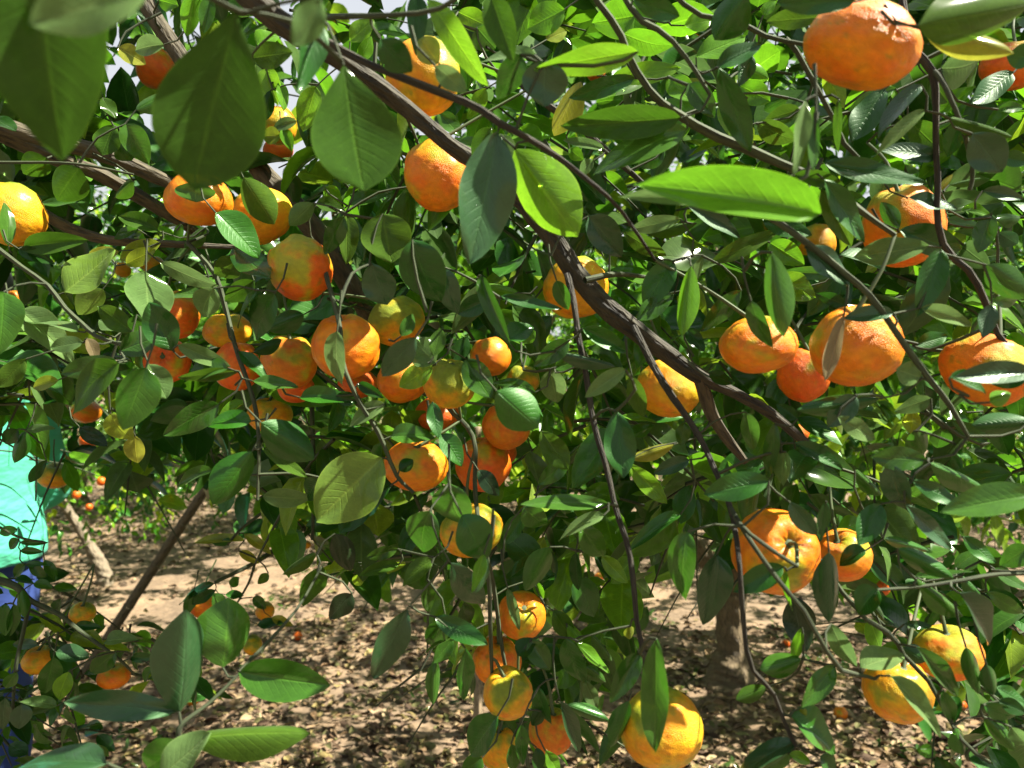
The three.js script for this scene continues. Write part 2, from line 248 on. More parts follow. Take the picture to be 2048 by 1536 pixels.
for (const l of [
  [[1135, 550, .65, 19], [1148, 610, .63, 16], [1158, 680, .62, 15], [1174, 760, .61, 15], [1188, 850, .6, 15], [1214, 940, .59, 14], [1232, 1020, .58, 14], [1258, 1100, .57, 14], [1268, 1180, .56, 13], [1273, 1240, .56, 12], [1285, 1300, .555, 13], [1300, 1392, .55, 11]],
  [[1268, 655, .65, 20], [1300, 720, .62, 19], [1330, 772, .61, 18], [1370, 830, .6, 16], [1402, 880, .59, 16], [1432, 945, .57, 14], [1461, 1016, .54, 14], [1478, 1118, .5, 13], [1485, 1221, .5, 13], [1502, 1334, .5, 12], [1546, 1385, .5, 10], [1567, 1440, .5, 10], [1591, 1491, .5, 9]],
  [[1462, 1016, .53, 12], [1490, 1065, .5, 12], [1526, 1118, .49, 12], [1567, 1173, .48, 12], [1608, 1221, .48, 12], [1638, 1276, .48, 12], [1683, 1341, .49, 12], [1727, 1351, .5, 10], [1750, 1358, .5, 8]],
  [[1470, 1035, .52, 11], [1500, 1068, .49, 11], [1556, 1108, .48, 11], [1594, 1132, .5, 8]],
  [[1640, 1120, .55, 10], [1720, 1228, .52, 12], [1789, 1276, .52, 13], [1809, 1313, .52, 12], [1854, 1358, .52, 11], [1888, 1419, .51, 10], [1929, 1488, .5, 10], [1980, 1525, .5, 9]],
  [[2110, 1135, .5, 12], [2048, 1146, .5, 11], [1990, 1149, .5, 11], [1929, 1160, .5, 10], [1844, 1173, .5, 9], [1755, 1180, .5, 8]],
  [[1400, 330, .52, 16], [1500, 405, .5, 17], [1600, 475, .5, 17], [1686, 544, .5, 17], [1738, 589, .5, 16], [1792, 664, .5, 16], [1854, 753, .5, 15], [1895, 804, .5, 14], [1936, 873, .5, 10]],
  [[1800, -30, .55, 18], [1826, 96, .54, 19], [1864, 140, .54, 20], [1871, 205, .54, 16], [1872, 308, .55, 15], [1876, 359, .55, 15], [1874, 430, .55, 16], [1892, 500, .55, 18], [1943, 548, .55, 18], [1974, 613, .55, 17], [1997, 671, .55, 15], [2070, 750, .55, 13]],
  [[1866, 140, .54, 13], [1885, 164, .53, 13], [1922, 246, .52, 12], [1946, 342, .52, 11], [1940, 380, .52, 9]],
  [[1185, -20, .52, 16], [1193, 0, .52, 17], [1237, 61, .53, 18], [1261, 120, .54, 18], [1305, 188, .55, 18], [1350, 225, .56, 22], [1433, 273, .57, 26], [1492, 297, .57, 26], [1587, 338, .56, 22], [1645, 362, .55, 20], [1724, 424, .54, 17], [1790, 470, .54, 12]],
  [[1020, 150, .7, 18], [1107, 219, .68, 18], [1145, 243, .68, 18], [1200, 290, .66, 17], [1300, 380, .64, 13]],
  [[1240, -20, .5, 14], [1278, 38, .5, 15], [1330, 68, .5, 15], [1380, 126, .5, 12], [1420, 190, .5, 9]],
  [[1340, -20, .52, 13], [1392, 27, .52, 13], [1478, 46, .52, 12], [1539, 75, .52, 12], [1615, 90, .51, 10]],
  [[1570, 78, .52, 14], [1585, 92, .52, 14], [1621, 154, .52, 13], [1666, 236, .52, 12], [1697, 301, .52, 12], [1760, 340, .52, 8]],
  [[555, 25, .46, 24], [680, 99, .45, 22], [748, 133, .45, 20], [834, 167, .45, 20], [953, 215, .45, 20], [998, 246, .45, 20], [1056, 277, .46, 17], [1107, 308, .47, 15], [1169, 355, .48, 13], [1225, 402, .5, 10], [1310, 520, .6, 8]],
  [[580, 40, .45, 15], [680, 34, .42, 14], [765, 31, .41, 13], [871, 20, .41, 12], [930, -15, .41, 12]],
  [[-20, 485, .66, 12], [44, 534, .65, 12], [96, 572, .65, 12], [130, 616, .65, 12], [164, 647, .65, 12], [191, 671, .64, 11], [239, 688, .62, 10], [290, 712, .6, 8]],
  [[375, 485, .74, 12], [431, 551, .72, 11], [451, 613, .72, 11], [472, 698, .7, 11], [489, 746, .68, 11], [509, 808, .66, 11], [518, 893, .64, 9], [515, 1000, .64, 8]],
  [[640, 500, .72, 13], [655, 560, .66, 12], [680, 654, .62, 12], [687, 732, .6, 12], [721, 808, .6, 12], [759, 869, .6, 11], [796, 955, .6, 10], [827, 985, .6, 8]],
  [[880, 790, .8, 12], [899, 818, .74, 12], [947, 876, .7, 12], [950, 980, .68, 12], [960, 1060, .64, 11], [977, 1153, .66, 11], [981, 1255, .67, 11], [984, 1350, .68, 9]],
  [[962, 1070, .65, 11], [985, 1160, .68, 11], [996, 1235, .7, 11], [1010, 1330, .7, 9], [1040, 1430, .72, 9], [1060, 1560, .72, 9]],
  [[1170, 560, .64, 16], [1230, 548, .66, 14], [1300, 555, .7, 9]],
  [[-30, 325, .7, 8], [154, 328, .7, 7], [267, 349, .7, 6]],
  [[620, 700, .9, 13], [625, 850, .88, 12], [628, 960, .86, 10], [625, 1080, .85, 8]],
]) limb('twig', l.map(([x, y, d, w]) => [x, y, d, w * 0.82]), l[0][3] > 17 ? M.darkBark : M.twig, 0.35);

// ---------------------------------------------------------------- mandarins
const fruits = [];
function stalk(g, from, to, r) { part('stalk', tube([from, from.clone().lerp(to, 0.5).add(V(rr(-.004, .004), rr(0, .006), rr(-.004, .004))), to], [r * 1.25, r, r * 0.9], 7, 0.012), M.stem, g); }
// px, py and radii in photo pixels, distance, hue, greenness, axis (x right, y up, z to the eye), label
function fruit(px, py, rx, ry, d, hue, green, axis, label, kind = 'plain') {
  const c = at(px, py, d), R = rx / F * d, sd = px * 0.137 + py * 0.061, big = rx > 22, g = thing('mandarin', label, 'mandarin', c);
  const a = V(...axis).normalize(), tall = Math.min(1.05, Math.max(0.72, ry / rx));
  const body = part('peel', fruitShape(R / 1.01, tall, hue, green, sd, rx > 44 ? 56 : rx > 22 ? 36 : 18), peel[kind], g);
  body.quaternion.setFromUnitVectors(V(0, 1, 0), a); body.rotateY(sd);
  fruits.push({ px, py, r: Math.max(rx, ry), d, p: c });
  if (big) {
    const top = a.clone().multiplyScalar(R * tall * 0.84), k = part('calyx', calyxShape, M.stem, g); k.position.copy(top); k.quaternion.copy(body.quaternion); k.scale.setScalar(0.0052);
    let best = null, bd = 9; const w = c.clone().add(a.clone().multiplyScalar(R * 1.1));
    for (const n of nodes) { const q = n.distanceTo(w) + (n.distanceTo(c) < R * 1.05 ? 1 : 0) + (n.z > c.z + R * 0.3 && axis[2] < 0.9 ? 0.2 : 0); if (q < bd) { bd = q; best = n; } }
    const end = bd < 0.13 ? best.clone().sub(c) : top.clone().add(V(rr(-.02, .02), 0.05, -0.03));
    stalk(g, top, end, 0.0014); if (bd >= 0.13) nodes.push(end.clone().add(c));
  }
  return g;
}
fruit(312, 138, 38, 40, 1.15, 'r', 0.1, [0, 1, .2], 'red-orange mandarin near the top left between the brown branch and a big leaf');
fruit(26, 430, 60, 68, .8, 'y', 0.3, [-.3, 1, .1], 'sunlit yellow-orange mandarin cut by the left edge, a small leaf on it');
fruit(398, 400, 66, 52, .72, 'o', 0.12, [.1, 1, .3], 'orange mandarin with a triangular green leaf lying on its top, under a big leaf');
fruit(524, 432, 62, 54, .78, 'y', 0.4, [-.5, .8, .1], 'yellow-orange mandarin beside the brown branch, partly behind an olive leaf', 'scurf');
fruit(556, 252, 38, 38, 1.15, 'y', 0.35, [0, 1, .2], 'bright sunlit yellow mandarin between the two big dark leaves at upper left');
fruit(556, 300, 30, 24, 1.3, 'r', 0, [0, 1, .2], 'small red-orange mandarin directly under the sunlit yellow one');
fruit(602, 537, 63, 68, .68, 'r', 0.5, [-.6, .8, .35], 'half yellow, half red mandarin in the open at the end of the slanting brown branch');
fruit(846, 155, 76, 76, .64, 'y', 0.42, [.4, 1, -.2], 'yellow-green mandarin high behind the slanting green twig and dark branch');
fruit(876, 352, 68, 78, .66, 'o', 0.22, [-.5, 1, 0], 'large orange mandarin hanging under the dark branch beside a glossy blue-green leaf');
fruit(1193, 146, 20, 18, 1.1, 'r', 0, [0, 1, .2], 'small red-orange mandarin glimpsed behind leaves at the top centre');
fruit(1385, 70, 18, 15, 1.2, 'r', 0, [0, 1, .2], 'sliver of red mandarin behind leaves left of the large top fruit');
fruit(1722, 92, 112, 80, .46, 'o', 0.26, [.3, 1, .25], 'largest mandarin, flattened and orange, at the top right with a bright sunlit patch');
fruit(2026, 133, 60, 46, .75, 'r', 0.05, [0, 1, .2], 'red-orange mandarin cut by the right edge at the top');
fruit(1806, 455, 78, 82, .62, 'o', 0.28, [-.3, 1, .3], 'rough orange mandarin hidden behind several leaves below the pale dead leaf tips', 'scurf');
fruit(1630, 488, 40, 44, 1.05, 'y', 0.2, [0, 1, .2], 'yellow-orange mandarin behind leaves left of the rough half-hidden one');
fruit(344, 632, 52, 50, .88, 'r', 0.42, [-.2, 1, .2], 'red mandarin with a green top half behind a dark pointed leaf and pale leaves');
fruit(455, 662, 48, 30, .98, 'y', 0.22, [0, 1, .2], 'sunlit yellow mandarin mostly hidden above the cluster on the left twig');
fruit(474, 733, 47, 53, .84, 'r', 0.12, [.1, 1, .1], 'red-orange mandarin behind the thin drooping twig, left of the green-topped one');
fruit(578, 725, 56, 54, .76, 'e', 0.45, [.1, 1, .2], 'deep orange mandarin with a green top in the middle of the left cluster');
fruit(592, 775, 36, 32, .84, 'r', 0.1, [0, 1, .1], 'red-orange mandarin peeping out below the green-topped one');
fruit(335, 722, 46, 32, .95, 'r', 0.05, [.1, .3, 1], 'bright red-orange mandarin under crossing leaves, its base scar to the front');
fruit(540, 830, 45, 34, 1.0, 'y', 0.25, [0, 1, .2], 'yellow-orange mandarin behind two dark leaves below the left cluster');
fruit(692, 695, 68, 65, .69, 'o', 0.2, [-.1, 1, .4], 'orange mandarin with a pale pointed leaf hanging over its left side');
fruit(716, 768, 40, 24, .84, 'r', 0.05, [0, 1, .2], 'red-orange mandarin just visible under the one with the pale leaf');
fruit(793, 643, 57, 49, .76, 'y', 0.72, [-.3, 1, .2], 'scarred grey-green and yellow mandarin beside the cut brown branch stub', 'scurf');
fruit(806, 760, 52, 46, .79, 'o', 0.2, [-.2, 1, .2], 'orange mandarin half covered by pale sunlit leaves, left of the green one');
fruit(899, 768, 54, 49, .67, 'y', 0.7, [.15, 1, .3], 'green-topped mandarin with silvery scars at the front of the central cluster', 'scurf');
fruit(981, 714, 42, 40, .88, 'o', 0.15, [-.2, 1, .1], 'orange mandarin with a bright edge behind the green-topped central one');
fruit(1046, 760, 34, 30, 1.0, 'y', 0.55, [0, 1, .2], 'olive-yellow mandarin half hidden above a dark heart-shaped leaf');
fruit(1013, 852, 49, 47, .78, 'e', 0.25, [-.1, 1, .3], 'deep orange mandarin under a dark heart-shaped leaf');
fruit(874, 828, 45, 30, .88, 'r', 0, [0, 1, .2], 'red mandarin in shade directly below the green-topped central one');
fruit(832, 931, 65, 48, .7, 'o', 0.24, [.1, 1, .35], 'flattened orange mandarin with a sunlit crease on top and a small leaf before it');
fruit(966, 930, 56, 54, .8, 'r', 0.15, [-.3, 1, .2], 'reddish mandarin behind bare dark stalks, right of the flattened one');
fruit(1004, 905, 30, 24, .9, 'r', 0, [0, 1, .2], 'small piece of red mandarin between dark stalks under the heart-shaped leaf');
fruit(1152, 577, 66, 62, .74, 'y', 0.3, [-.2, 1, 0], 'yellow-orange mandarin behind the thick dark branch, a curled leaf before it');
fruit(1338, 777, 66, 58, .72, 'y', 0.26, [.1, 1, .3], 'yellow-orange mandarin under the dark branch crossed by a thin bare twig');
fruit(1516, 690, 76, 54, .6, 'o', 0.2, [-.2, 1, .3], 'flattened orange mandarin with a crease and green scar under two hanging leaves');
fruit(1607, 751, 52, 62, .7, 'r', 0.14, [.2, 1, .2], 'red-orange mandarin with grey scars between two larger ones');
fruit(1713, 693, 89, 80, .54, 'o', 0.2, [-.2, 1, .3], 'large round orange mandarin with a narrow dead leaf hanging before it');
fruit(1972, 740, 86, 70, .57, 'o', 0.3, [.4, 1, .2], 'large orange mandarin at the right edge behind broad dark leaves', 'scurf');
fruit(1600, 866, 18, 18, 1.1, 'r', 0.1, [0, 1, .2], 'small red mandarin glimpsed under the end of the dark branch');
fruit(1258, 806, 13, 11, .95, 'e', 1.35, [0, 1, .2], 'small unripe green fruit beside the thin bare twig');
fruit(943, 1062, 64, 50, .7, 'y', 0.36, [-.2, 1, .2], 'yellow-orange mandarin half covered by a broad dark leaf low in the centre');
fruit(1043, 1231, 49, 50, .72, 'o', 0.2, [.1, .6, .8], 'sunlit orange mandarin, uppermost of the lowest hanging cluster');
fruit(994, 1323, 49, 46, .77, 'o', 0.28, [.1, 1, .2], 'orange mandarin partly behind the one below it in the lowest cluster');
fruit(1016, 1387, 50, 52, .68, 'y', 0.4, [-.2, 1, .4], 'yellow-green and orange mandarin at the front of the lowest hanging cluster');
fruit(1102, 1463, 45, 45, .74, 'e', 0.28, [.1, 1, .2], 'bronze-orange mandarin with grey streaks under a curled leaf near the bottom', 'scurf');
fruit(998, 1496, 40, 42, .8, 'y', 0.4, [0, 1, .2], 'yellow-green mandarin half hidden at the bottom edge under a dark leaf', 'scurf');
fruit(1323, 1456, 82, 75, .55, 'y', 0.42, [-.2, 1, .35], 'large blotchy yellow-orange mandarin at the bottom with a long twisted leaf before it');
fruit(1550, 1103, 86, 84, .56, 'o', 0.3, [.1, .45, 1], 'large round orange mandarin behind three thin crossing twigs at lower right');
fruit(1686, 1110, 55, 50, .7, 'o', 0.25, [-.5, .8, .5], 'orange mandarin right beside the large round one behind thin twigs');
fruit(1896, 1305, 65, 48, .64, 'o', 0.42, [-.2, 1, .2], 'greenish-orange mandarin under dark leaves at the lower right', 'scurf');
fruit(1795, 1380, 67, 60, .61, 'y', 0.34, [.1, 1, .3], 'yellow-orange mandarin under a pale round leaf near the lower right corner');
fruit(1766, 1176, 14, 18, 1.1, 'r', 0, [0, 1, .2], 'tiny red mandarin behind leaves at the end of the level twig');
fruit(246, 540, 15, 16, 1.3, 'y', 0.1, [0, 1, .2], 'small yellow mandarin behind the pale sunlit leaf at left');
fruit(305, 530, 24, 16, 1.35, 'y', 0.1, [0, 1, .2], 'small yellow-orange mandarin behind leaves above the pale roundish leaf');
fruit(172, 824, 30, 19, 1.5, 'o', 0.1, [.1, 1, .2], 'flat orange mandarin with a sunlit spot above the pale leaning trunk');
fruit(178, 880, 20, 14, 1.6, 'r', 0.1, [0, 1, .2], 'small orange mandarin half hidden under the flat sunlit one at left');
fruit(110, 952, 32, 22, 1.45, 'y', 0.55, [.2, 1, .3], 'flat olive-green mandarin with an orange spot beside the teal shirt');
fruit(28, 597, 16, 17, 1.5, 'o', 0.1, [0, 1, .2], 'small sunlit orange mandarin at the left edge above the teal shirt');
fruit(203, 963, 9, 9, 3.9, 'r', 0, [0, 1, .2], 'tiny distant red mandarin just right of the pale leaning trunk');
fruit(104, 996, 10, 9, 3.9, 'r', 0, [0, 1, .2], 'tiny distant red mandarin under the flat olive-green one');
fruit(153, 990, 8, 9, 4.0, 'r', 0, [0, 1, .2], 'tiny distant red mandarin just left of the pale leaning trunk');
fruit(178, 1014, 7, 8, 3.9, 'r', 0, [0, 1, .2], 'tiniest distant red mandarin hanging low before the pale leaning trunk');
fruit(338, 1000, 9, 12, 3.6, 'r', 0, [0, 1, .2], 'tiny distant red mandarin above the sunlit soil near the pole top');
fruit(342, 880, 11, 11, 2.4, 'o', 0.1, [0, 1, .2], 'tiny orange mandarin in dark foliage above the bamboo pole');
fruit(405, 1207, 27, 29, 1.33, 'o', 0.08, [0, 1, .2], 'orange mandarin under a tuft of small dark leaves above the sunlit soil');
fruit(530, 1222, 19, 18, 1.45, 'y', 0.35, [0, 1, .2], 'small yellow mandarin behind the upright oval leaf of the shoot');
fruit(505, 1290, 19, 22, 1.4, 'y', 0.6, [0, 1, .2], 'small yellow-green mandarin just right of the upright oval leaf');
fruit(165, 1226, 25, 20, 1.05, 'y', 0.5, [.2, 1, .3], 'small yellow-green mandarin left of the bamboo pole');
fruit(80, 1320, 33, 26, 1.05, 'y', 0.25, [0, 1, .2], 'yellow-orange mandarin behind a drooping leaf before the blue trousers');
fruit(228, 1352, 32, 15, 1.15, 'o', 0.15, [0, 1, .2], 'orange mandarin low at left just above a large dark leaf');
fruit(592, 1037, 10, 12, 1.5, 'y', 0.1, [0, 1, .2], 'small yellow-orange mandarin left of the big pale yellow leaf');
fruit(612, 1090, 10, 8, 1.5, 'y', 0.1, [0, 1, .2], 'small yellow mandarin below the big pale yellow leaf');
fruit(1186, 1177, 11, 10, 2.6, 'y', 0.3, [0, 1, .2], 'tiny distant yellow mandarin low in the centre over sunlit soil');
fruit(1197, 1156, 10, 9, 2.7, 'r', 0, [0, 1, .2], 'tiny distant red mandarin above the tiny yellow one');
fruit(1092, 1152, 10, 10, 2.5, 'r', 0, [0, 1, .2], 'tiny distant red mandarin above the sunlit mandarin of the lowest cluster');
fruit(1047, 1091, 13, 13, 1.9, 'y', 0.3, [0, 1, .2], 'small distant yellow mandarin right of the half-covered low one');
function fallen(px, py, r, hue, label) { const d = EYE * F / (py + r * 0.7 - 768), g = fruit(px, py, r, r * 0.92, d, hue, 0.1, [rr(-1, 1), rr(0.3, 1), rr(-1, 1)], label); fruits.pop(); g.name = numbered('fallen_mandarin'); g.position.y = groundY(g.position.x, g.position.z) + r / F * d * 0.85; }
fallen(1681, 1438, 14, 'o', 'fallen orange mandarin lying alone on dark soil at lower right');
fallen(596, 1277, 9, 'r', 'small fallen red-orange mandarin on soil right of the shoot');
fallen(386, 1398, 13, 'o', 'fallen orange mandarin on soil between the leaves of the shoot');
fallen(1572, 1292, 8, 'r', 'small fallen red mandarin on the soil right of the trunk');
fallen(1923, 1418, 10, 'r', 'small fallen red mandarin on soil under the lower right twigs');

const clear = (b, t) => {                                // keeps a leaf from hanging in front of a fruit that the photograph shows
  for (const p of [b, t, b.clone().lerp(t, 0.5)]) {
    if (p.z > -0.15) continue;
    const [x, y, d] = pix(p);
    for (const f of fruits) if (f.d > d - 0.02 && Math.hypot(x - f.px, y - f.py) < f.r * 0.95) return false;
  }
  return true;
};

// ---------------------------------------------------------------- leaves traced from the photograph, each at its own distance
let traced = [];
function leaf(bx, by, tx, ty, w, d, tone, shape = Math.floor(rnd() * 6)) {
  const Lp = Math.hypot(tx - bx, ty - by), L = Lp / F * d, dz = rr(-0.3, 0.3) * L, roll = rr(-0.45, 0.45);
  let bd = d - dz * 0.3, td = d + dz * 0.7;
  for (const f of fruits) if (d < f.d + 0.02) {           // a leaf before a fruit lies on it, not in it
    const front = (x, y) => { const q = Math.hypot(x - f.px, y - f.py) / f.r; return q < 1.05 ? f.d - f.r / F * f.d * (Math.sqrt(Math.max(0, 1.1 - q * q))) - 0.008 : 9; };
    const m = front((bx + tx) / 2, (by + ty) / 2); td = Math.min(td, front(tx, ty), m); bd = Math.min(bd, front(bx, by), m);
  }
  const b = at(bx, by, bd), t = at(tx, ty, td), mid = b.clone().lerp(t, 0.5), n = V(0, EYE, 0).sub(mid).normalize().add(V(0, 0.25, 0));
  traced.push({ b, t, w: w / F * d / Math.cos(roll), n, roll, tone, shape, area: w * Lp });
}
function growLeaves(root, wood = M.twig, reach = 0.085) {
  const list = traced; traced = [];
  list.sort((p, q) => q.area - p.area);
  const twigs = [];
  // petioles and twiglets: each base springs from the nearest wood, which then carries the next one
  const todo = list.slice().sort((p, q) => nearest(p.b)[1] - nearest(q.b)[1]);
  for (const l of todo) {
    const y = l.t.clone().sub(l.b).normalize(); let [n, dist] = nearest(l.b), from = n;
    if (dist > reach || (dist > 0.02 && !(clear(from, l.b) && clear(from.clone().lerp(l.b, 0.25), from.clone().lerp(l.b, 0.75))))) from = l.b.clone().addScaledVector(y, -0.018).add(V(0, 0.012, -0.004));
    const len = from.distanceTo(l.b), r = len > 0.05 ? 0.0011 : 0.0008;
    if (len > 0.002) twigs.push(tube([from, from.clone().lerp(l.b, 0.55).addScaledVector(y, -Math.min(0.012, len * 0.2)).add(V(0, -0.1 * len, 0)), l.b], [r * 1.3, r, r * 0.8], 5, 0.02));
    for (let k = 1; k <= 3; k++) nodes.push(from.clone().lerp(l.b, k / 3.2));
  }
  list.forEach((l, i) => {
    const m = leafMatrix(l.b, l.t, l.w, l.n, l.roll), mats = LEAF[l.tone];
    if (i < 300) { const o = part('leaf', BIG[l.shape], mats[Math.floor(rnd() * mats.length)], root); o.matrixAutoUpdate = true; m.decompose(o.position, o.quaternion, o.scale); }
  });
  if (list.length > 300) {
    const gs = list.slice(300).map((l) => { const g = BIG[l.shape].clone().applyMatrix4(leafMatrix(l.b, l.t, l.w, l.n, l.roll)), c = LEAF[l.tone][0].color, a = new Float32Array(g.attributes.position.count * 3); for (let k = 0; k < a.length; k += 3) c.toArray(a, k); g.setAttribute('color', new THREE.BufferAttribute(a, 3)); return g; });
    const mm = massLeaf.clone(); mm.vertexColors = true; part('foliage', mergeGeometries(gs), mm, root, 'stuff');
  }
  if (twigs.length) part('twiglets', mergeGeometries(twigs), wood, root, 'stuff');
}
function nearest(p) { let b = null, bd = 1e9; for (const n of nodes) { const q = n.distanceToSquared(p); if (q < bd) { bd = q; b = n; } } return [b, Math.sqrt(bd)]; }
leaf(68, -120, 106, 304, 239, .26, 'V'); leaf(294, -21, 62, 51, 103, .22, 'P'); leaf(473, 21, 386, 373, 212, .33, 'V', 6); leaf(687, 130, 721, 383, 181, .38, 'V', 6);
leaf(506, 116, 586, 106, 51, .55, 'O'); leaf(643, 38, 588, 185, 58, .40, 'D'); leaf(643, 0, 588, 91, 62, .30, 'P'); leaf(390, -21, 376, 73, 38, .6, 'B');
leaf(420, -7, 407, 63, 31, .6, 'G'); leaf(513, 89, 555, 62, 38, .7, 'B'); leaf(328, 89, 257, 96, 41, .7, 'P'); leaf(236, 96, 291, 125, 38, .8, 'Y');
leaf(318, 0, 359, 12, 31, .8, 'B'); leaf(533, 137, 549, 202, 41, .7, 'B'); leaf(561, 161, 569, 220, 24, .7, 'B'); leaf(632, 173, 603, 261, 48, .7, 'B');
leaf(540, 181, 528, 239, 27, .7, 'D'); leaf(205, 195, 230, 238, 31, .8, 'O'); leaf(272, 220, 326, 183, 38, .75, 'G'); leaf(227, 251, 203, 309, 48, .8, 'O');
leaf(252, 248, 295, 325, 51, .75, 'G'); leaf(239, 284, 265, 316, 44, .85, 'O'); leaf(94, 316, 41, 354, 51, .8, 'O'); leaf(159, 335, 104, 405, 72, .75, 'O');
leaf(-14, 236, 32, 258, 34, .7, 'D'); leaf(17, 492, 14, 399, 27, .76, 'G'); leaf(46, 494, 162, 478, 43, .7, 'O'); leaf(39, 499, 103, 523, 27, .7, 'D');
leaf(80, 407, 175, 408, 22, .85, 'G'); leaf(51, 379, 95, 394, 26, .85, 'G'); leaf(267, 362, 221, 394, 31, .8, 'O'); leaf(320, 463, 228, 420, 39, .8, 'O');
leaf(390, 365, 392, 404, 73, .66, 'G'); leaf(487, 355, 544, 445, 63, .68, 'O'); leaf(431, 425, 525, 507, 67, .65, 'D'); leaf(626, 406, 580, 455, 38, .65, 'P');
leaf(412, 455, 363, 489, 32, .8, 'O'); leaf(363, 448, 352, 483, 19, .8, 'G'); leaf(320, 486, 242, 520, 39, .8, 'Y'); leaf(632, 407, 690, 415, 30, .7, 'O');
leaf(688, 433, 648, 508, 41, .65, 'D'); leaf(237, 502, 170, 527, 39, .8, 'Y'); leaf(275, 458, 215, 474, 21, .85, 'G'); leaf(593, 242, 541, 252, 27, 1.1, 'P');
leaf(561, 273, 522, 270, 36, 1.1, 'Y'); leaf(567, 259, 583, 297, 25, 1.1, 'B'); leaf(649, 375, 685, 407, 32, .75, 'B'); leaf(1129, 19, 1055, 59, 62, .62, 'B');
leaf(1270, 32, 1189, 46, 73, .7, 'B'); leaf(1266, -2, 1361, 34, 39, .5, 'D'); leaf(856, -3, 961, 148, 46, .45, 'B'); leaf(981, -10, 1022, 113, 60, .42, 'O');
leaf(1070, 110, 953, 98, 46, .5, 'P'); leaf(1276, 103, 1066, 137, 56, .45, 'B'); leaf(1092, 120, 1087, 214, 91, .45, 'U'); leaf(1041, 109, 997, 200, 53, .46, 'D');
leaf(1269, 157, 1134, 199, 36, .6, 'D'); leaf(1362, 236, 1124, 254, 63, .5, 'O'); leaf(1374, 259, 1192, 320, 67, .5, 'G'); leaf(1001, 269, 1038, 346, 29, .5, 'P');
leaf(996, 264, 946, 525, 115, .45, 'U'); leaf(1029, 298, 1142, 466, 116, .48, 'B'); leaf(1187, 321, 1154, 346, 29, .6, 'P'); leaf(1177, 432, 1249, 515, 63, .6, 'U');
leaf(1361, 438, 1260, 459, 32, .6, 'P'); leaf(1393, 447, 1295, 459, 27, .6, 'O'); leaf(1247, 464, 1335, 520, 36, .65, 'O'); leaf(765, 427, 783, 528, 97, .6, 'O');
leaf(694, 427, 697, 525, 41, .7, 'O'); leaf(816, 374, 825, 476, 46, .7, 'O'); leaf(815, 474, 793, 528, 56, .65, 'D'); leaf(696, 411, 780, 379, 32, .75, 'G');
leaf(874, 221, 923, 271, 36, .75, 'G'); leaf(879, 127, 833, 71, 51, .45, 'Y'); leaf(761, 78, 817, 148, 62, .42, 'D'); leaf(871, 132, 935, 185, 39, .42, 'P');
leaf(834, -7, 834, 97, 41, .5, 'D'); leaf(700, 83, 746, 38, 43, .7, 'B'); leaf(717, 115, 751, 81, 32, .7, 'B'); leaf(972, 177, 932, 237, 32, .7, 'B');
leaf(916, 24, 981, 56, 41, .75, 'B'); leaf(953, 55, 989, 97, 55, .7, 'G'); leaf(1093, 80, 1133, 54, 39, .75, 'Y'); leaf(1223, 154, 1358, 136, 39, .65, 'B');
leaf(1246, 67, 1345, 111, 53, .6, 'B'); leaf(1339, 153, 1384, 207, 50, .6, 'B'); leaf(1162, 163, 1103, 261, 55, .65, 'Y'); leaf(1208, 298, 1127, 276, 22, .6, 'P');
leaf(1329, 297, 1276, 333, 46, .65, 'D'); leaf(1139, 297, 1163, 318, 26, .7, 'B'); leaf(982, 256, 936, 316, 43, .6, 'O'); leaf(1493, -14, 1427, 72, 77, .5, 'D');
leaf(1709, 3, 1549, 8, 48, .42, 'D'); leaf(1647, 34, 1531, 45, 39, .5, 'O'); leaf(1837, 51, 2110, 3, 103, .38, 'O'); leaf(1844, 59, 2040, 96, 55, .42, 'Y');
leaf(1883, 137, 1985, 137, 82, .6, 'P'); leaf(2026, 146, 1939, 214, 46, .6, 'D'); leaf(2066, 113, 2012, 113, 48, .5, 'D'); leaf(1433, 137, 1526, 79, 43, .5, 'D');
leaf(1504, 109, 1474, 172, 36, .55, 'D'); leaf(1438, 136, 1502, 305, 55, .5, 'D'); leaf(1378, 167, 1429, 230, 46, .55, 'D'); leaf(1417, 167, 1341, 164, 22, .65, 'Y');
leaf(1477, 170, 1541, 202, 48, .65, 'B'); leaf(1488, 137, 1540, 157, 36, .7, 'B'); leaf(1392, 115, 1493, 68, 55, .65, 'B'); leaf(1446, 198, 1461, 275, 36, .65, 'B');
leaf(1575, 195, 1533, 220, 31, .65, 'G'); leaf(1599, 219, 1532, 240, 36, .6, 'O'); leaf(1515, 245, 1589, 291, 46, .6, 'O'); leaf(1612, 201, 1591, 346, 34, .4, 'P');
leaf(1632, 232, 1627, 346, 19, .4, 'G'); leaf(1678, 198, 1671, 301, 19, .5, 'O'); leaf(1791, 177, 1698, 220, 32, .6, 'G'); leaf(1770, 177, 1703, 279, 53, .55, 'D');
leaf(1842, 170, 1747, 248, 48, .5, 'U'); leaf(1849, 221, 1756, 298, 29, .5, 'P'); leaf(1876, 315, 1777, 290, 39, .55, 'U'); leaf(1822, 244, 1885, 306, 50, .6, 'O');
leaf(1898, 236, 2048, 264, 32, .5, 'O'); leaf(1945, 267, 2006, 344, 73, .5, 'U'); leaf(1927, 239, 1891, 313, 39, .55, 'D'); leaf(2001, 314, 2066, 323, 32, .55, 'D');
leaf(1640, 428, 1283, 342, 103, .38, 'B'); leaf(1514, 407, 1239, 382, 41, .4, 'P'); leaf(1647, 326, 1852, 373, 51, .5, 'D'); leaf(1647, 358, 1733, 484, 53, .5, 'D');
leaf(1587, 348, 1705, 373, 32, .5, 'O'); leaf(1375, 413, 1489, 469, 39, .6, 'U'); leaf(1555, 464, 1421, 525, 34, .6, 'O'); leaf(1525, 437, 1623, 472, 43, .6, 'D');
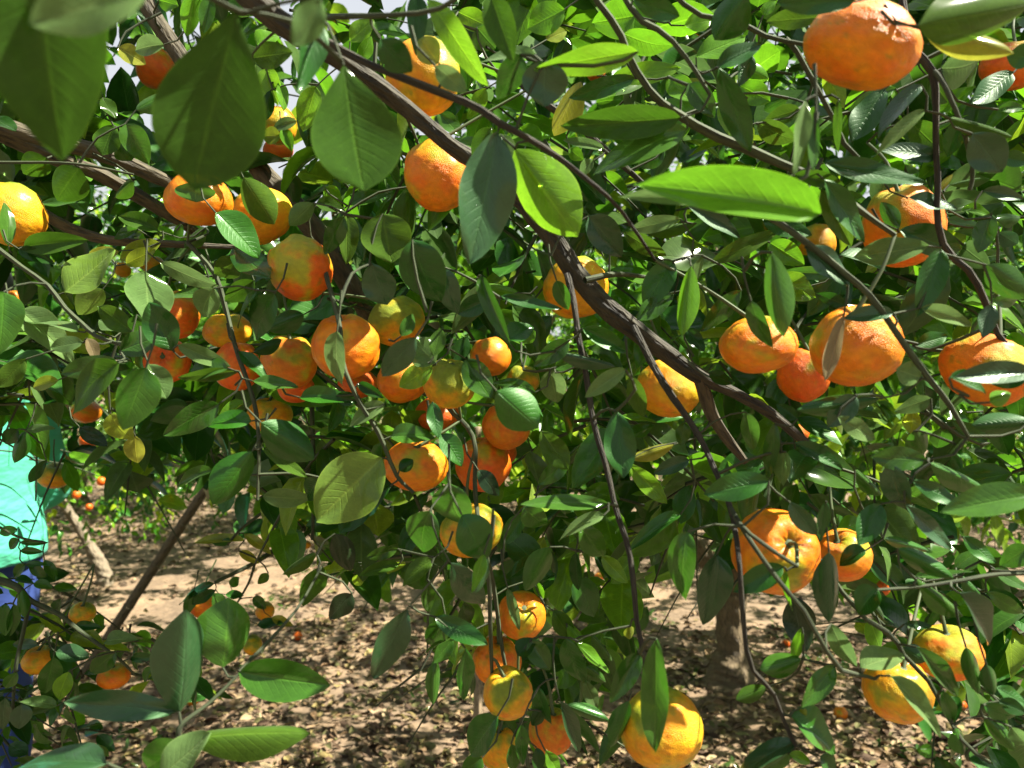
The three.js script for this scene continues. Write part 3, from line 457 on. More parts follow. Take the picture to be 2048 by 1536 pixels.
leaf(1539, 485, 1609, 528, 46, .65, 'B'); leaf(1609, 494, 1702, 566, 62, .5, 'U'); leaf(1641, 379, 1712, 501, 46, .55, 'O'); leaf(1856, 492, 1709, 513, 53, .55, 'P');
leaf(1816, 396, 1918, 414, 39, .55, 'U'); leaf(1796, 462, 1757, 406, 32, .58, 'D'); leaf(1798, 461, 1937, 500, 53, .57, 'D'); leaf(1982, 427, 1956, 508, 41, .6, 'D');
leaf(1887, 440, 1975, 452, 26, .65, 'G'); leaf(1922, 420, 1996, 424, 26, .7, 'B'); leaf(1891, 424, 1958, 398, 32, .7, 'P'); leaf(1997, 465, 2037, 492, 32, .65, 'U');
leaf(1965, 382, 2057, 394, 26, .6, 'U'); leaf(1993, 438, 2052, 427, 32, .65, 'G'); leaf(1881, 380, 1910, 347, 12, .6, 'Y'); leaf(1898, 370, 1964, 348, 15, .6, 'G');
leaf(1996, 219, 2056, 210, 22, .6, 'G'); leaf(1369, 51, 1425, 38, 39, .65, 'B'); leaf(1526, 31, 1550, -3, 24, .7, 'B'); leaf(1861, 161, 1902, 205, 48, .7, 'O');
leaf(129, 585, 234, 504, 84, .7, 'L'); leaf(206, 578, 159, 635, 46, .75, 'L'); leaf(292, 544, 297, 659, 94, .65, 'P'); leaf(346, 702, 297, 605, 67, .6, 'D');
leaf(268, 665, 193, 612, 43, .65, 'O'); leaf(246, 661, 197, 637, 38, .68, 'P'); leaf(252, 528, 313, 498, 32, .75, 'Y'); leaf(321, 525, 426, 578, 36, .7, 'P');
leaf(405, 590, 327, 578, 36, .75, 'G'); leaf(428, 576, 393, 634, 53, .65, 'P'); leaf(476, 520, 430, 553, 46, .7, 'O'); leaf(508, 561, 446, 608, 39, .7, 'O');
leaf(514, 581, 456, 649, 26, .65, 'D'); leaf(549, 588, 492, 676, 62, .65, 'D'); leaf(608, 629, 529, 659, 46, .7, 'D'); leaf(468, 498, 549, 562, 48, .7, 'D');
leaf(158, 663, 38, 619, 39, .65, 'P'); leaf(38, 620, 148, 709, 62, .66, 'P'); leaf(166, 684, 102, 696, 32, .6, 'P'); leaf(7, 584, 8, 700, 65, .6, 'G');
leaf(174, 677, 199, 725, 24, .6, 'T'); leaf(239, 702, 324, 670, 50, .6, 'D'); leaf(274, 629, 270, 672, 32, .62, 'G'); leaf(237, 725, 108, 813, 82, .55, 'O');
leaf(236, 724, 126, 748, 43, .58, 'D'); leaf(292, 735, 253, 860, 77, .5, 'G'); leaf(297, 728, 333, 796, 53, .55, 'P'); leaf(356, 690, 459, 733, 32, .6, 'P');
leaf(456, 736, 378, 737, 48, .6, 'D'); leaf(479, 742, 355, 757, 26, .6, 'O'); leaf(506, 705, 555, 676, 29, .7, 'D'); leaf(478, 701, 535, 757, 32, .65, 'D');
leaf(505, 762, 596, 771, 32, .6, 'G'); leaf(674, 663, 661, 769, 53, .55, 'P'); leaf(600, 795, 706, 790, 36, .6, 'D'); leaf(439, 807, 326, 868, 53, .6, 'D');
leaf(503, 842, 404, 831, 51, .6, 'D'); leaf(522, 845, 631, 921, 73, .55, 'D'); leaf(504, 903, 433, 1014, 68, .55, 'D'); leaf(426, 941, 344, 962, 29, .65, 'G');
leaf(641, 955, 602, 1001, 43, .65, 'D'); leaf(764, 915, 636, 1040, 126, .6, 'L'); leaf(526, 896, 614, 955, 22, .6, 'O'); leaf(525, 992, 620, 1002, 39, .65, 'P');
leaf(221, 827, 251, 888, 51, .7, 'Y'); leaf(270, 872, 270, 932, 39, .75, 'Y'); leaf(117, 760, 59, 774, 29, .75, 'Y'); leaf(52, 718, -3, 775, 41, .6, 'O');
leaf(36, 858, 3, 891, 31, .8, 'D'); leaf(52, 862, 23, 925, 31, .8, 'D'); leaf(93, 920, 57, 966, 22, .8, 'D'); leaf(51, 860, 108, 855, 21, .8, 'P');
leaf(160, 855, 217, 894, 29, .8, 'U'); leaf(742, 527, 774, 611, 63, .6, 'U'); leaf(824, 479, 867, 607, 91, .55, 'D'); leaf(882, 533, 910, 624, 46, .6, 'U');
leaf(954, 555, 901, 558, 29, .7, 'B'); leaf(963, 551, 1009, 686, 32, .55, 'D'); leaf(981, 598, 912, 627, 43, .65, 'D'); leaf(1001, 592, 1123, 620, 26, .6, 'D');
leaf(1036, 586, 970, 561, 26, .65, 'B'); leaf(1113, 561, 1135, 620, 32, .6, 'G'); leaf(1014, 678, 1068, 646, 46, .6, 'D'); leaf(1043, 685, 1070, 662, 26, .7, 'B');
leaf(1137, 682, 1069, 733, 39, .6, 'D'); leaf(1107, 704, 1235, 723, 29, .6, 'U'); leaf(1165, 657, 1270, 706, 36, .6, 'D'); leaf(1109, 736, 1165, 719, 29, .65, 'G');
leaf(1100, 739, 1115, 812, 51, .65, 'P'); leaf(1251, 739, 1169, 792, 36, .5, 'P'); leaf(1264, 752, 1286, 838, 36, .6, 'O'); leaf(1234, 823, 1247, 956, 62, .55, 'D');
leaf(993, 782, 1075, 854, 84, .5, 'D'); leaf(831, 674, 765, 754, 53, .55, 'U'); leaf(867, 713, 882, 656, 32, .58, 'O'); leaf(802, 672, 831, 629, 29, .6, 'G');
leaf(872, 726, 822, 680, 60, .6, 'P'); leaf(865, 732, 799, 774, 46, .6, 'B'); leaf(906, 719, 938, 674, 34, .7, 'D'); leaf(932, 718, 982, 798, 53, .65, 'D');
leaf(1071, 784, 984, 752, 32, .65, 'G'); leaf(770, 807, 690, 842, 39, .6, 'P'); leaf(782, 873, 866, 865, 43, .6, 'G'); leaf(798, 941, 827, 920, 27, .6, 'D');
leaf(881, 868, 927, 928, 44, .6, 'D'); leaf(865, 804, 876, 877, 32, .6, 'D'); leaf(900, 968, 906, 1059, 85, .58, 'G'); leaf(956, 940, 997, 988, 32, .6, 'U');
leaf(1083, 862, 1136, 939, 46, .65, 'O'); leaf(1136, 923, 1076, 969, 36, .65, 'G'); leaf(1215, 1006, 1050, 1001, 32, .55, 'G'); leaf(1379, 920, 1304, 946, 32, .6, 'U');
leaf(1257, 927, 1335, 1008, 36, .65, 'B'); leaf(1348, 889, 1263, 912, 29, .65, 'Y'); leaf(1241, 832, 1314, 842, 19, .7, 'B'); leaf(1261, 873, 1307, 849, 34, .7, 'G');
leaf(1348, 523, 1280, 608, 62, .6, 'D'); leaf(1348, 588, 1274, 638, 39, .6, 'D'); leaf(1382, 532, 1359, 662, 43, .55, 'B'); leaf(717, 766, 764, 795, 22, .6, 'D');
leaf(780, 971, 720, 1028, 46, .6, 'D'); leaf(673, 791, 718, 804, 27, .6, 'D'); leaf(1543, 505, 1560, 669, 56, .45, 'G'); leaf(1502, 602, 1530, 702, 43, .5, 'D');
leaf(1687, 633, 1652, 765, 26, .5, 'T'); leaf(1787, 626, 1689, 631, 36, .5, 'U'); leaf(1556, 551, 1627, 596, 53, .7, 'B'); leaf(1668, 548, 1566, 544, 26, .7, 'G');
leaf(1882, 498, 1840, 628, 51, .5, 'D'); leaf(1984, 609, 1963, 676, 36, .5, 'U'); leaf(1840, 616, 1958, 648, 32, .5, 'P'); leaf(1826, 691, 1897, 670, 32, .6, 'D');
leaf(1695, 613, 1631, 586, 26, .6, 'D'); leaf(1973, 530, 2056, 604, 58, .5, 'D'); leaf(1984, 603, 2056, 599, 29, .55, 'G'); leaf(2059, 746, 1924, 747, 48, .45, 'U');
leaf(1898, 756, 1989, 775, 39, .45, 'D'); leaf(2059, 753, 1979, 764, 36, .46, 'D'); leaf(1980, 805, 2030, 783, 32, .45, 'B'); leaf(1842, 755, 1794, 739, 51, .5, 'P');
leaf(1760, 797, 1610, 815, 41, .5, 'D'); leaf(1711, 790, 1657, 854, 48, .5, 'U'); leaf(1675, 834, 1753, 880, 39, .5, 'P'); leaf(1595, 838, 1552, 807, 26, .55, 'D');
leaf(1852, 920, 1746, 914, 48, .5, 'D'); leaf(1827, 862, 1855, 915, 46, .55, 'G'); leaf(1885, 857, 1876, 898, 39, .6, 'G'); leaf(1827, 820, 1821, 867, 32, .6, 'Y');
leaf(1862, 797, 1788, 822, 32, .55, 'P'); leaf(1538, 961, 1407, 989, 55, .5, 'D'); leaf(1572, 903, 1550, 969, 43, .55, 'P'); leaf(1550, 845, 1533, 960, 29, .55, 'D');
leaf(1492, 824, 1509, 902, 36, .6, 'G'); leaf(1587, 886, 1695, 935, 32, .55, 'D'); leaf(1710, 940, 1774, 986, 32, .55, 'G'); leaf(1779, 927, 1803, 1028, 55, .5, 'U');
leaf(1860, 927, 2003, 979, 43, .5, 'D'); leaf(1822, 961, 1921, 1007, 36, .5, 'D'); leaf(2066, 990, 1893, 1014, 68, .42, 'G'); leaf(2059, 842, 1955, 849, 44, .5, 'D');
leaf(1978, 886, 1900, 842, 22, .55, 'G'); leaf(1369, 845, 1362, 891, 31, .6, 'O'); leaf(1407, 510, 1358, 615, 22, .6, 'P'); leaf(1369, 654, 1410, 702, 32, .6, 'D');
leaf(1482, 581, 1402, 662, 39, .6, 'D'); leaf(1416, 746, 1465, 767, 29, .6, 'D'); leaf(859, 1021, 827, 1107, 73, .55, 'G'); leaf(923, 1029, 978, 1119, 72, .5, 'D');
leaf(968, 1108, 942, 1184, 26, .5, 'B'); leaf(974, 1115, 953, 1187, 31, .54, 'U'); leaf(901, 1126, 972, 1227, 55, .55, 'U'); leaf(1098, 1094, 1047, 1194, 48, .6, 'D');
leaf(1048, 1014, 1087, 1058, 50, .6, 'G'); leaf(1049, 1033, 1001, 1088, 38, .65, 'D'); leaf(1208, 1030, 1110, 1061, 41, .55, 'P'); leaf(1159, 1053, 1213, 1119, 48, .6, 'G');
leaf(1361, 1029, 1254, 1088, 32, .6, 'D'); leaf(1375, 1063, 1345, 1192, 68, .5, 'G'); leaf(814, 1217, 748, 1361, 62, .55, 'U'); leaf(892, 1238, 851, 1300, 43, .6, 'D');
leaf(871, 1234, 977, 1290, 39, .55, 'D'); leaf(906, 1272, 826, 1307, 22, .6, 'O'); leaf(930, 1296, 930, 1403, 39, .55, 'D'); leaf(871, 1317, 871, 1411, 29, .65, 'G');
leaf(906, 1279, 866, 1325, 31, .65, 'G'); leaf(1035, 1311, 1067, 1275, 39, .6, 'D'); leaf(1059, 1279, 1100, 1341, 43, .6, 'D'); leaf(1015, 1176, 1040, 1263, 21, .6, 'P');
leaf(1106, 1221, 1148, 1283, 38, .65, 'O'); leaf(1135, 1248, 1170, 1284, 27, .65, 'B'); leaf(1130, 1275, 1163, 1382, 48, .6, 'D'); leaf(1151, 1285, 1222, 1345, 29, .6, 'B');
leaf(1182, 1269, 1235, 1321, 26, .65, 'G'); leaf(1172, 1334, 1218, 1368, 26, .65, 'G'); leaf(1169, 1360, 1194, 1418, 29, .65, 'P'); leaf(1279, 1306, 1220, 1407, 43, .5, 'D');
leaf(1261, 1252, 1263, 1281, 21, .6, 'Y'); leaf(1312, 1278, 1312, 1496, 51, .46, 'G', 4); leaf(1258, 1402, 1223, 1506, 36, .55, 'D'); leaf(1120, 1402, 1168, 1513, 32, .6, 'U');
leaf(1076, 1374, 1087, 1457, 39, .6, 'D'); leaf(1083, 1423, 1061, 1455, 27, .6, 'D'); leaf(1134, 1409, 1218, 1444, 26, .62, 'D'); leaf(995, 1432, 929, 1513, 65, .55, 'D');
leaf(1022, 1488, 1032, 1549, 31, .6, 'G'); leaf(1042, 1448, 1044, 1527, 29, .6, 'D'); leaf(964, 1515, 924, 1549, 38, .6, 'G'); leaf(1073, 1495, 1080, 1549, 27, .6, 'D');
leaf(1090, 1501, 1121, 1549, 29, .65, 'B'); leaf(865, 1119, 798, 1160, 43, .6, 'O'); leaf(796, 1098, 733, 1115, 26, .65, 'O'); leaf(798, 1129, 716, 1146, 26, .65, 'O');
leaf(854, 1162, 858, 1226, 31, .6, 'O'); leaf(1152, 1105, 1153, 1184, 26, .6, 'D'); leaf(1186, 1101, 1218, 1161, 24, .65, 'D'); leaf(1202, 1111, 1253, 1165, 32, .65, 'B');
leaf(1073, 1163, 1085, 1201, 19, .7, 'B'); leaf(1095, 1218, 1118, 1263, 24, .7, 'O'); leaf(1567, 1133, 1468, 1183, 48, .5, 'D'); leaf(1572, 1142, 1572, 1227, 21, .5, 'B');
leaf(1434, 1109, 1416, 1257, 65, .55, 'U'); leaf(1658, 1104, 1669, 1254, 51, .5, 'U'); leaf(1731, 1101, 1674, 1122, 39, .55, 'D'); leaf(1580, 1005, 1634, 1075, 36, .5, 'U');
leaf(1652, 1002, 1638, 1082, 26, .5, 'D'); leaf(1762, 1008, 1715, 1091, 51, .5, 'D'); leaf(1809, 1008, 1910, 1102, 36, .5, 'U'); leaf(2057, 1094, 2004, 1133, 44, .5, 'G');
leaf(1768, 1077, 1876, 1106, 22, .55, 'D'); leaf(1795, 1097, 1917, 1160, 39, .5, 'D'); leaf(1756, 1179, 1709, 1223, 55, .5, 'D'); leaf(1833, 1159, 1948, 1225, 43, .5, 'G');
leaf(1918, 1186, 2015, 1298, 55, .48, 'U'); leaf(1925, 1073, 1989, 1127, 32, .55, 'D'); leaf(1912, 1136, 1951, 1098, 38, .6, 'G'); leaf(1828, 1153, 1948, 1146, 26, .55, 'D');
leaf(1662, 1248, 1704, 1346, 43, .5, 'P'); leaf(1670, 1331, 1600, 1418, 43, .5, 'G'); leaf(1721, 1336, 1808, 1298, 58, .5, 'P'); leaf(1602, 1317, 1527, 1334, 48, .52, 'G');
leaf(1604, 1255, 1587, 1324, 22, .52, 'B'); leaf(1533, 1374, 1477, 1397, 32, .55, 'O'); leaf(1587, 1193, 1608, 1301, 65, .6, 'K'); leaf(1781, 1352, 1901, 1470, 39, .48, 'P');
leaf(1833, 1294, 1935, 1401, 39, .5, 'D'); leaf(1932, 1294, 1964, 1401, 32, .5, 'D'); leaf(1973, 1330, 1994, 1397, 32, .5, 'D'); leaf(1590, 1484, 1460, 1531, 55, .5, 'U');
leaf(1580, 1432, 1692, 1496, 72, .5, 'D'); leaf(1580, 1505, 1531, 1539, 31, .5, 'P'); leaf(1577, 1508, 1627, 1525, 24, .5, 'B'); leaf(1639, 1512, 1680, 1549, 38, .5, 'D');
leaf(1969, 1432, 2037, 1510, 32, .5, 'G'); leaf(1967, 1409, 2037, 1445, 36, .5, 'D'); leaf(1997, 1402, 2056, 1426, 31, .5, 'D'); leaf(1884, 1381, 1913, 1455, 29, .5, 'D');
leaf(1909, 1457, 1939, 1513, 36, .5, 'D'); leaf(1991, 1375, 2056, 1409, 34, .52, 'D'); leaf(2023, 1454, 2056, 1498, 32, .5, 'P'); leaf(1806, 1296, 1855, 1325, 38, .55, 'D');
leaf(1809, 1248, 1866, 1252, 17, .55, 'D'); leaf(1984, 1139, 2056, 1180, 31, .55, 'D'); leaf(1922, 1153, 1979, 1199, 29, .55, 'D'); leaf(1973, 1183, 2056, 1235, 29, .55, 'G');
leaf(1746, 1207, 1777, 1243, 24, .6, 'D'); leaf(1936, 1518, 2001, 1542, 32, .5, 'D'); leaf(1601, 1416, 1613, 1434, 12, .5, 'Y');
growLeaves(tree);

// ---------------------------------------------------------------- foliage masses: sprays of leaves on short twigs
const TONES = [[.016, .08, .006], [.02, .1, .006], [.03, .12, .010], [.045, .145, .010], [.08, .24, .012], [.16, .40, .014], [.06, .17, .012], [.11, .21, .055], [.27, .43, .022], [.12, .32, .014]];
// openings in the canopy through which the sun reaches what the photograph shows lit: [px, py, d, radius in m]
const BEAMS = [[1460, 1260, 3.4, .1], [560, 1150, 5.4, .25], [680, 1175, 5.1, .22], [1250, 1180, 5, .25], [1390, 1235, 4.4, .2], [620, 1230, 4.5, .2], [300, 1170, 5.2, .2], [225, 1080, 5.2, .14], [200, 1010, 5.2, .1], [480, 1120, 5.8, .2], [1180, 1110, 6, .25],
  [30, 960, 1.7, .2], [60, 880, 1.7, .12], [28, 430, .8, .07], [180, 540, .7, .07], [690, 980, .6, .06], [735, 330, .38, .05], [1050, 1210, .7, .05], [830, 915, .7, .035], [1790, 60, .46, .045], [555, 245, 1.15, .08], [1400, 385, .4, .07],
  [1605, 270, .4, .05], [250, 610, .66, .07], [100, 640, .65, .05], [1165, 400, .48, .05], [600, 500, .68, .05], [655, 720, .56, .035], [830, 720, .58, .05], [1450, 360, .38, .06], [1020, 105, .5, .05], [330, 1310, .48, .03], [980, 720, .88, .035], [1290, 1300, .52, .03], [420, 560, .7, .05], [130, 480, .8, .04], [1780, 1300, .5, .04]].map(([x, y, d, r]) => [at(x, y, d), r]);
const inBeam = (p) => { for (const [c, r] of BEAMS) { const q = p.clone().sub(c), s = q.dot(SUN); if (s > 0.06 && q.addScaledVector(SUN, -s).lengthSq() < r * r) return true; } return false; };
class Mass {
  constructor() { this.m = Array.from({ length: 6 }, () => []); this.c = Array.from({ length: 6 }, () => []); this.tw = []; this.single = []; }
  spray(p, dir, len, n, size, keep, twig = true) {
    const e = p.clone().addScaledVector(dir, len).add(V(0, -0.25 * len, 0)); const mid = p.clone().lerp(e, 0.5).add(V(0, 0.06 * len, 0));
    let used = 0; const tone = rnd();
    for (let i = 0; i < n; i++) {
      const t = (i + 0.6) / n, b = p.clone().multiplyScalar((1 - t) * (1 - t)).addScaledVector(mid, 2 * t * (1 - t)).addScaledVector(e, t * t);
      const az = i * 2.4 + rr(-.5, .5), out = V(Math.cos(az), rr(-1.0, .3), Math.sin(az)).addScaledVector(dir, 0.75).normalize(), L = size * rr(0.65, 1.25), tip = b.clone().addScaledVector(out, L);
      b.addScaledVector(out, 0.008);
      if ((keep && !keep(b, tip)) || inBeam(b) || inBeam(tip)) continue;
      const tt = rnd() < 0.6 ? tone : rnd(), ti = Math.min(9, Math.floor(tt * 10)), k = Math.floor(rnd() * 3) + (ti < 3 ? 3 : 0), c = TONES[ti], v = rr(0.75, 1.25);
      const mat = leafMatrix(b, tip, L * rr(0.36, 0.54), V(rr(-.7, .7), 1, rr(-.5, .9)), rr(-.7, .7));
      this.m[k].push(mat); this.c[k].push([c[0] * v, c[1] * v, c[2] * v]); used++;
    }
    if (twig && used && clear(p, e) && clear(mid, mid)) this.tw.push(tube([p, mid, e], [0.0022, 0.0016, 0.001], 4, len / 3.01));
  }
  // the leaves nearest to the eye become parts, the rest one mass for each leaf shape
  build(root, singles, tint = [1, 1, 1]) {
    if (singles) {
      const all = [];
      this.m.forEach((a, k) => a.forEach((m, i) => { const e = m.elements, p = V(e[12], e[13], e[14]), q = pix(p); if (q[2] > 0.3 && q[0] > 0 && q[0] < 2048 && q[1] > 0 && q[1] < 1536) all.push([q[2], k, i]); }));
      all.sort((a, b) => a[0] - b[0]);
      const take = all.slice(0, singles), gone = this.m.map(() => new Set()), near = ['D', 'D', 'D', 'G', 'G', 'B', 'O', 'P', 'Y', 'B'];
      for (const [, k, i] of take) { gone[k].add(i); const c = this.c[k][i]; let best = 0, bd = 9; TONES.forEach((t, j) => { const q = Math.abs(t[0] / t[1] - c[0] / c[1]) + Math.abs(t[1] - c[1]); if (q < bd) { bd = q; best = j; } }); const mats = LEAF[near[best]], o = part('leaf', SMALL[k % 3], mats[Math.floor(rnd() * mats.length)], root); this.m[k][i].decompose(o.position, o.quaternion, o.scale); }
      for (let k = 0; k < 6; k++) { this.m[k] = this.m[k].filter((_, i) => !gone[k].has(i)); this.c[k] = this.c[k].filter((_, i) => !gone[k].has(i)); }
    }
    for (let k = 0; k < 6; k++) {
      if (!this.m[k].length) continue;
      const im = new THREE.InstancedMesh(SMALL[k % 3], k < 3 ? massLeaf : massDark, this.m[k].length), c = new THREE.Color(); im.name = 'foliage'; im.userData.kind = 'stuff'; im.castShadow = im.receiveShadow = true;
      this.m[k].forEach((m, i) => { im.setMatrixAt(i, m); const q = this.c[k][i]; im.setColorAt(i, c.setRGB(q[0] * tint[0], q[1] * tint[1], q[2] * tint[2])); });
      root.add(im);
    }
    if (this.tw.length) part('twiglets', mergeGeometries(this.tw), M.twig, root, 'stuff');
  }
}
const onShirt = (p) => { const [x, y, d] = pix(p); return d < 1.8 && x < 100 && y > 830 && y < 1090; };   // the photograph shows the shirt here
// lower edge of the near foliage along the picture (photo pixels)
const EDGE = [[-400, 1000], [0, 990], [320, 960], [430, 1010], [560, 1110], [700, 1160], [800, 1200], [900, 1330], [1000, 1500], [1220, 1500], [1290, 1150], [1400, 1090], [1560, 1130], [1700, 1200], [1800, 1430], [1900, 1600], [2600, 1700]];
const edgeAt = (x) => { for (let i = 1; i < EDGE.length; i++) if (x < EDGE[i][0]) { const [a, b] = [EDGE[i - 1], EDGE[i]]; return a[1] + (b[1] - a[1]) * (x - a[0]) / (b[0] - a[0]); } return 1700; };
{
  const mass = new Mass(), q = 0.85;
  for (let i = 0; i < 130; i++) {                        // between the traced leaves and the fruit
    const px = rr(430, 2150), d = rr(0.7, 0.9), py = rr(-60, edgeAt(px) - 60), p = at(px, py, d);
    mass.spray(p, V(rr(-1, 1), rr(-.7, .3), rr(-.6, .6)).normalize(), rr(0.07, 0.13), 6, 0.068, (b, t) => b.z < -0.66 && t.z < -0.66 && pix(t)[1] < edgeAt(pix(t)[0]) + 30 && clear(b, t) && !onShirt(b));
  }
  for (let i = 0; i < 26; i++) {                         // low over the person's shoulder
    const p = at(rr(-90, 105), rr(650, 815), rr(0.8, 1.15)); mass.spray(p, V(rr(-1, .4), rr(-.5, .3), rr(-1, .3)).normalize(), rr(0.08, 0.14), 7, 0.062, (b, t) => clear(b, t) && !onShirt(b) && !onShirt(t));
  }
  for (let i = 0; i < 800; i++) {                        // inside the picture, behind the traced leaves
    const px = rr(-350, 2400), d = q + Math.pow(rnd(), 0.8) * 1.25, e = edgeAt(px) - 40, py = rr(-420, e);
    const p = at(px, py, d);
    mass.spray(p, V(rr(-1, 1), rr(-.7, .3), rr(-1, .6)).normalize(), rr(0.12, 0.24), 8 + Math.floor(rnd() * 5), 0.086, (b, t) => b.z < -0.75 && pix(t)[1] < edgeAt(pix(t)[0]) + 30 && clear(b, t) && !onShirt(b));
  }
  for (let i = 0; i < 400; i++) {                        // the canopy overhead and round about, out of the picture
    const x = rr(-2.2, 2.4), z = rr(-2.3, 1.6), lo = z < 0 ? Math.max(1.75, EYE + 0.5 * -z + 0.08) : 1.6, p = V(x, rr(lo, 2.9), z);
    if (N3(x * 1.5, p.y * 1.5, z * 1.5) < -0.12) continue;
    mass.spray(p, V(rr(-1, 1), rr(-.5, .3), rr(-1, 1)).normalize(), rr(0.14, 0.26), 11, 0.07, (b, t) => !(b.z < -0.1 && Math.abs(pix(b)[1] - 768) < 780 && b.z > -0.75), false);
  }
  mass.build(tree, 0);
}

// ---------------------------------------------------------------- the leafy shoot low at the left, close to the eye
const shoot = thing('citrus_shoot', 'young shoot with large dark leaves close to the eye above the ground', 'shoot'); owner = shoot;
nodes.length = 0;
limb('stem', [[330, 1720, .5, 18], [350, 1600, .49, 15], [357, 1480, .48, 12], [362, 1452, .48, 10], [420, 1405, .49, 8], [478, 1348, .5, 6]], M.twig, 0.1, [[-0.3, 0, -0.62, .006], [-0.26, 0.6, -0.56, .0045]]);
limb('stem', [[362, 1452, .48, 7], [358, 1424, .48, 6]], M.twig, 0.1);
limb('stem', [[352, 1600, .49, 8], [290, 1560, .46, 7], [213, 1526, .45, 6]], M.twig, 0.1);
leaf(359, 1425, 386, 1244, 97, .48, 'U'); leaf(446, 1335, 468, 1207, 108, .5, 'G'); leaf(478, 1344, 656, 1376, 75, .5, 'G'); leaf(358, 1422, 126, 1403, 56, .48, 'U');
leaf(213, 1526, -10, 1495, 92, .45, 'U'); leaf(372, 1481, 290, 1544, 77, .46, 'G'); leaf(320, 1553, 426, 1466, 79, .45, 'P'); leaf(372, 1478, 609, 1443, 70, .46, 'O');
leaf(644, 1132, 604, 1208, 46, .6, 'O'); leaf(633, 1107, 554, 1149, 26, .6, 'O'); leaf(670, 1067, 704, 1149, 48, .6, 'K'); leaf(704, 1187, 658, 1236, 44, .6, 'K');
growLeaves(shoot, M.twig, 0.12);

// ---------------------------------------------------------------- the small tree at the left edge, before the person
const small = thing('mandarin_tree', 'low mandarin branches with small dark leaves hanging before the blue trousers', 'tree'); owner = small;
nodes.length = 0;
part('trunk', tube([V(-1.35, -0.05, -0.75), V(-1.3, 0.35, -0.8), V(-1.15, 0.7, -0.88)], [0.05, 0.04, 0.025], 12, 0.03, 0.3), M.trunk, small);
limb('branch', [[-60, 1150, .95, 18], [30, 1172, .95, 14], [60, 1200, .95, 11], [120, 1230, .95, 9], [160, 1262, .95, 8], [240, 1320, .95, 6], [270, 1350, .97, 4]], M.twig, 0.1, [[-1.15, 0.7, -0.88, .014], [-0.9, 1.15, -0.93, .009]]);
limb('twig', [[60, 1200, .95, 9], [45, 1270, .93, 8], [32, 1330, .92, 8], [25, 1420, .92, 6]], M.twig, 0.1);
limb('twig', [[-20, 1050, .95, 6], [40, 1075, .95, 5], [90, 1085, .95, 4]], M.twig, 0.1, [[-0.85, 1.15, -0.95, .004]]);
limb('branch', [[640, 1010, 1.5, 14], [560, 1090, 1.35, 11], [510, 1125, 1.25, 9], [430, 1165, 1.2, 7]], M.twig, 0.1, [[-0.55, 1.25, -1.75, .01]]);
limb('twig', [[510, 1125, 1.25, 6], [500, 1160, 1.25, 5], [475, 1205, 1.25, 4]], M.twig, 0.1);
limb('twig', [[560, 1000, 1.12, 6], [480, 1060, 1.1, 6], [455, 1090, 1.1, 4]], M.twig, 0.1);
leaf(489, 1081, 382, 1078, 22, 1.1, 'Y'); leaf(461, 1081, 409, 1083, 22, 1.1, 'D'); leaf(488, 1067, 542, 1106, 22, 1.1, 'Y'); leaf(478, 1103, 520, 1126, 19, 1.1, 'Y');
leaf(537, 1147, 515, 1167, 19, 1.1, 'O'); leaf(429, 1166, 341, 1202, 26, 1.2, 'D'); leaf(431, 1180, 386, 1208, 22, 1.2, 'D'); leaf(388, 1179, 372, 1233, 26, 1.2, 'D');
leaf(426, 1187, 452, 1222, 26, 1.2, 'D'); leaf(451, 1189, 487, 1190, 19, 1.2, 'D'); leaf(506, 1194, 533, 1218, 21, 1.3, 'D'); leaf(515, 1248, 568, 1248, 24, 1.3, 'D');
leaf(543, 1235, 585, 1252, 21, 1.3, 'Y'); leaf(461, 1173, 479, 1153, 19, 1.3, 'G'); leaf(211, 1283, 265, 1270, 29, .95, 'P'); leaf(233, 1302, 180, 1348, 39, .9, 'D');
leaf(260, 1317, 304, 1313, 19, .95, 'D'); leaf(304, 1334, 281, 1365, 18, .95, 'D'); leaf(112, 1304, 178, 1311, 36, .95, 'U'); leaf(107, 1313, 92, 1389, 43, .9, 'D');
leaf(137, 1343, 112, 1404, 32, .85, 'B'); leaf(113, 1412, 44, 1389, 32, .85, 'P'); leaf(45, 1408, 38, 1459, 39, .9, 'U'); leaf(34, 1344, 5, 1383, 24, .9, 'G');
leaf(10, 1395, 3, 1462, 31, .9, 'U'); leaf(76, 1289, 27, 1289, 21, .95, 'U'); leaf(10, 1207, 7, 1274, 31, .9, 'D'); leaf(27, 1207, 24, 1277, 24, .9, 'D');
leaf(44, 1179, 48, 1235, 22, .9, 'D'); leaf(38, 1078, 14, 1098, 21, .95, 'D'); leaf(41, 1084, 94, 1086, 12, .95, 'D'); leaf(41, 1101, 84, 1103, 15, .95, 'D');
leaf(51, 1129, 21, 1156, 21, .95, 'D'); leaf(48, 1129, 100, 1129, 15, .95, 'D'); leaf(58, 1129, 90, 1153, 19, .95, 'D'); leaf(34, 1057, -3, 1067, 21, .95, 'D');
leaf(89, 1119, 113, 1160, 21, .95, 'D'); leaf(150, 1252, 200, 1252, 19, 1.0, 'D'); leaf(68, 1166, 103, 1173, 21, .95, 'G');
growLeaves(small, M.twig, 0.2);
{
  const mass = new Mass();
  for (let i = 0; i < 44; i++) { const px = rr(-160, 330) * (i < 18 ? 0.45 : 1), py = rr(1135, 1480), p = at(px, py + Math.max(0, 0), rr(0.98, 1.2)); if (px > 120 && py > 1360) continue; mass.spray(p, V(rr(-1, 1), rr(-.7, .2), rr(-1, .3)).normalize(), rr(0.08, 0.14), 6, 0.05, (b, t) => clear(b, t) && b.y > 0.75 && !onShirt(t)); }
  mass.build(small, 0);
}

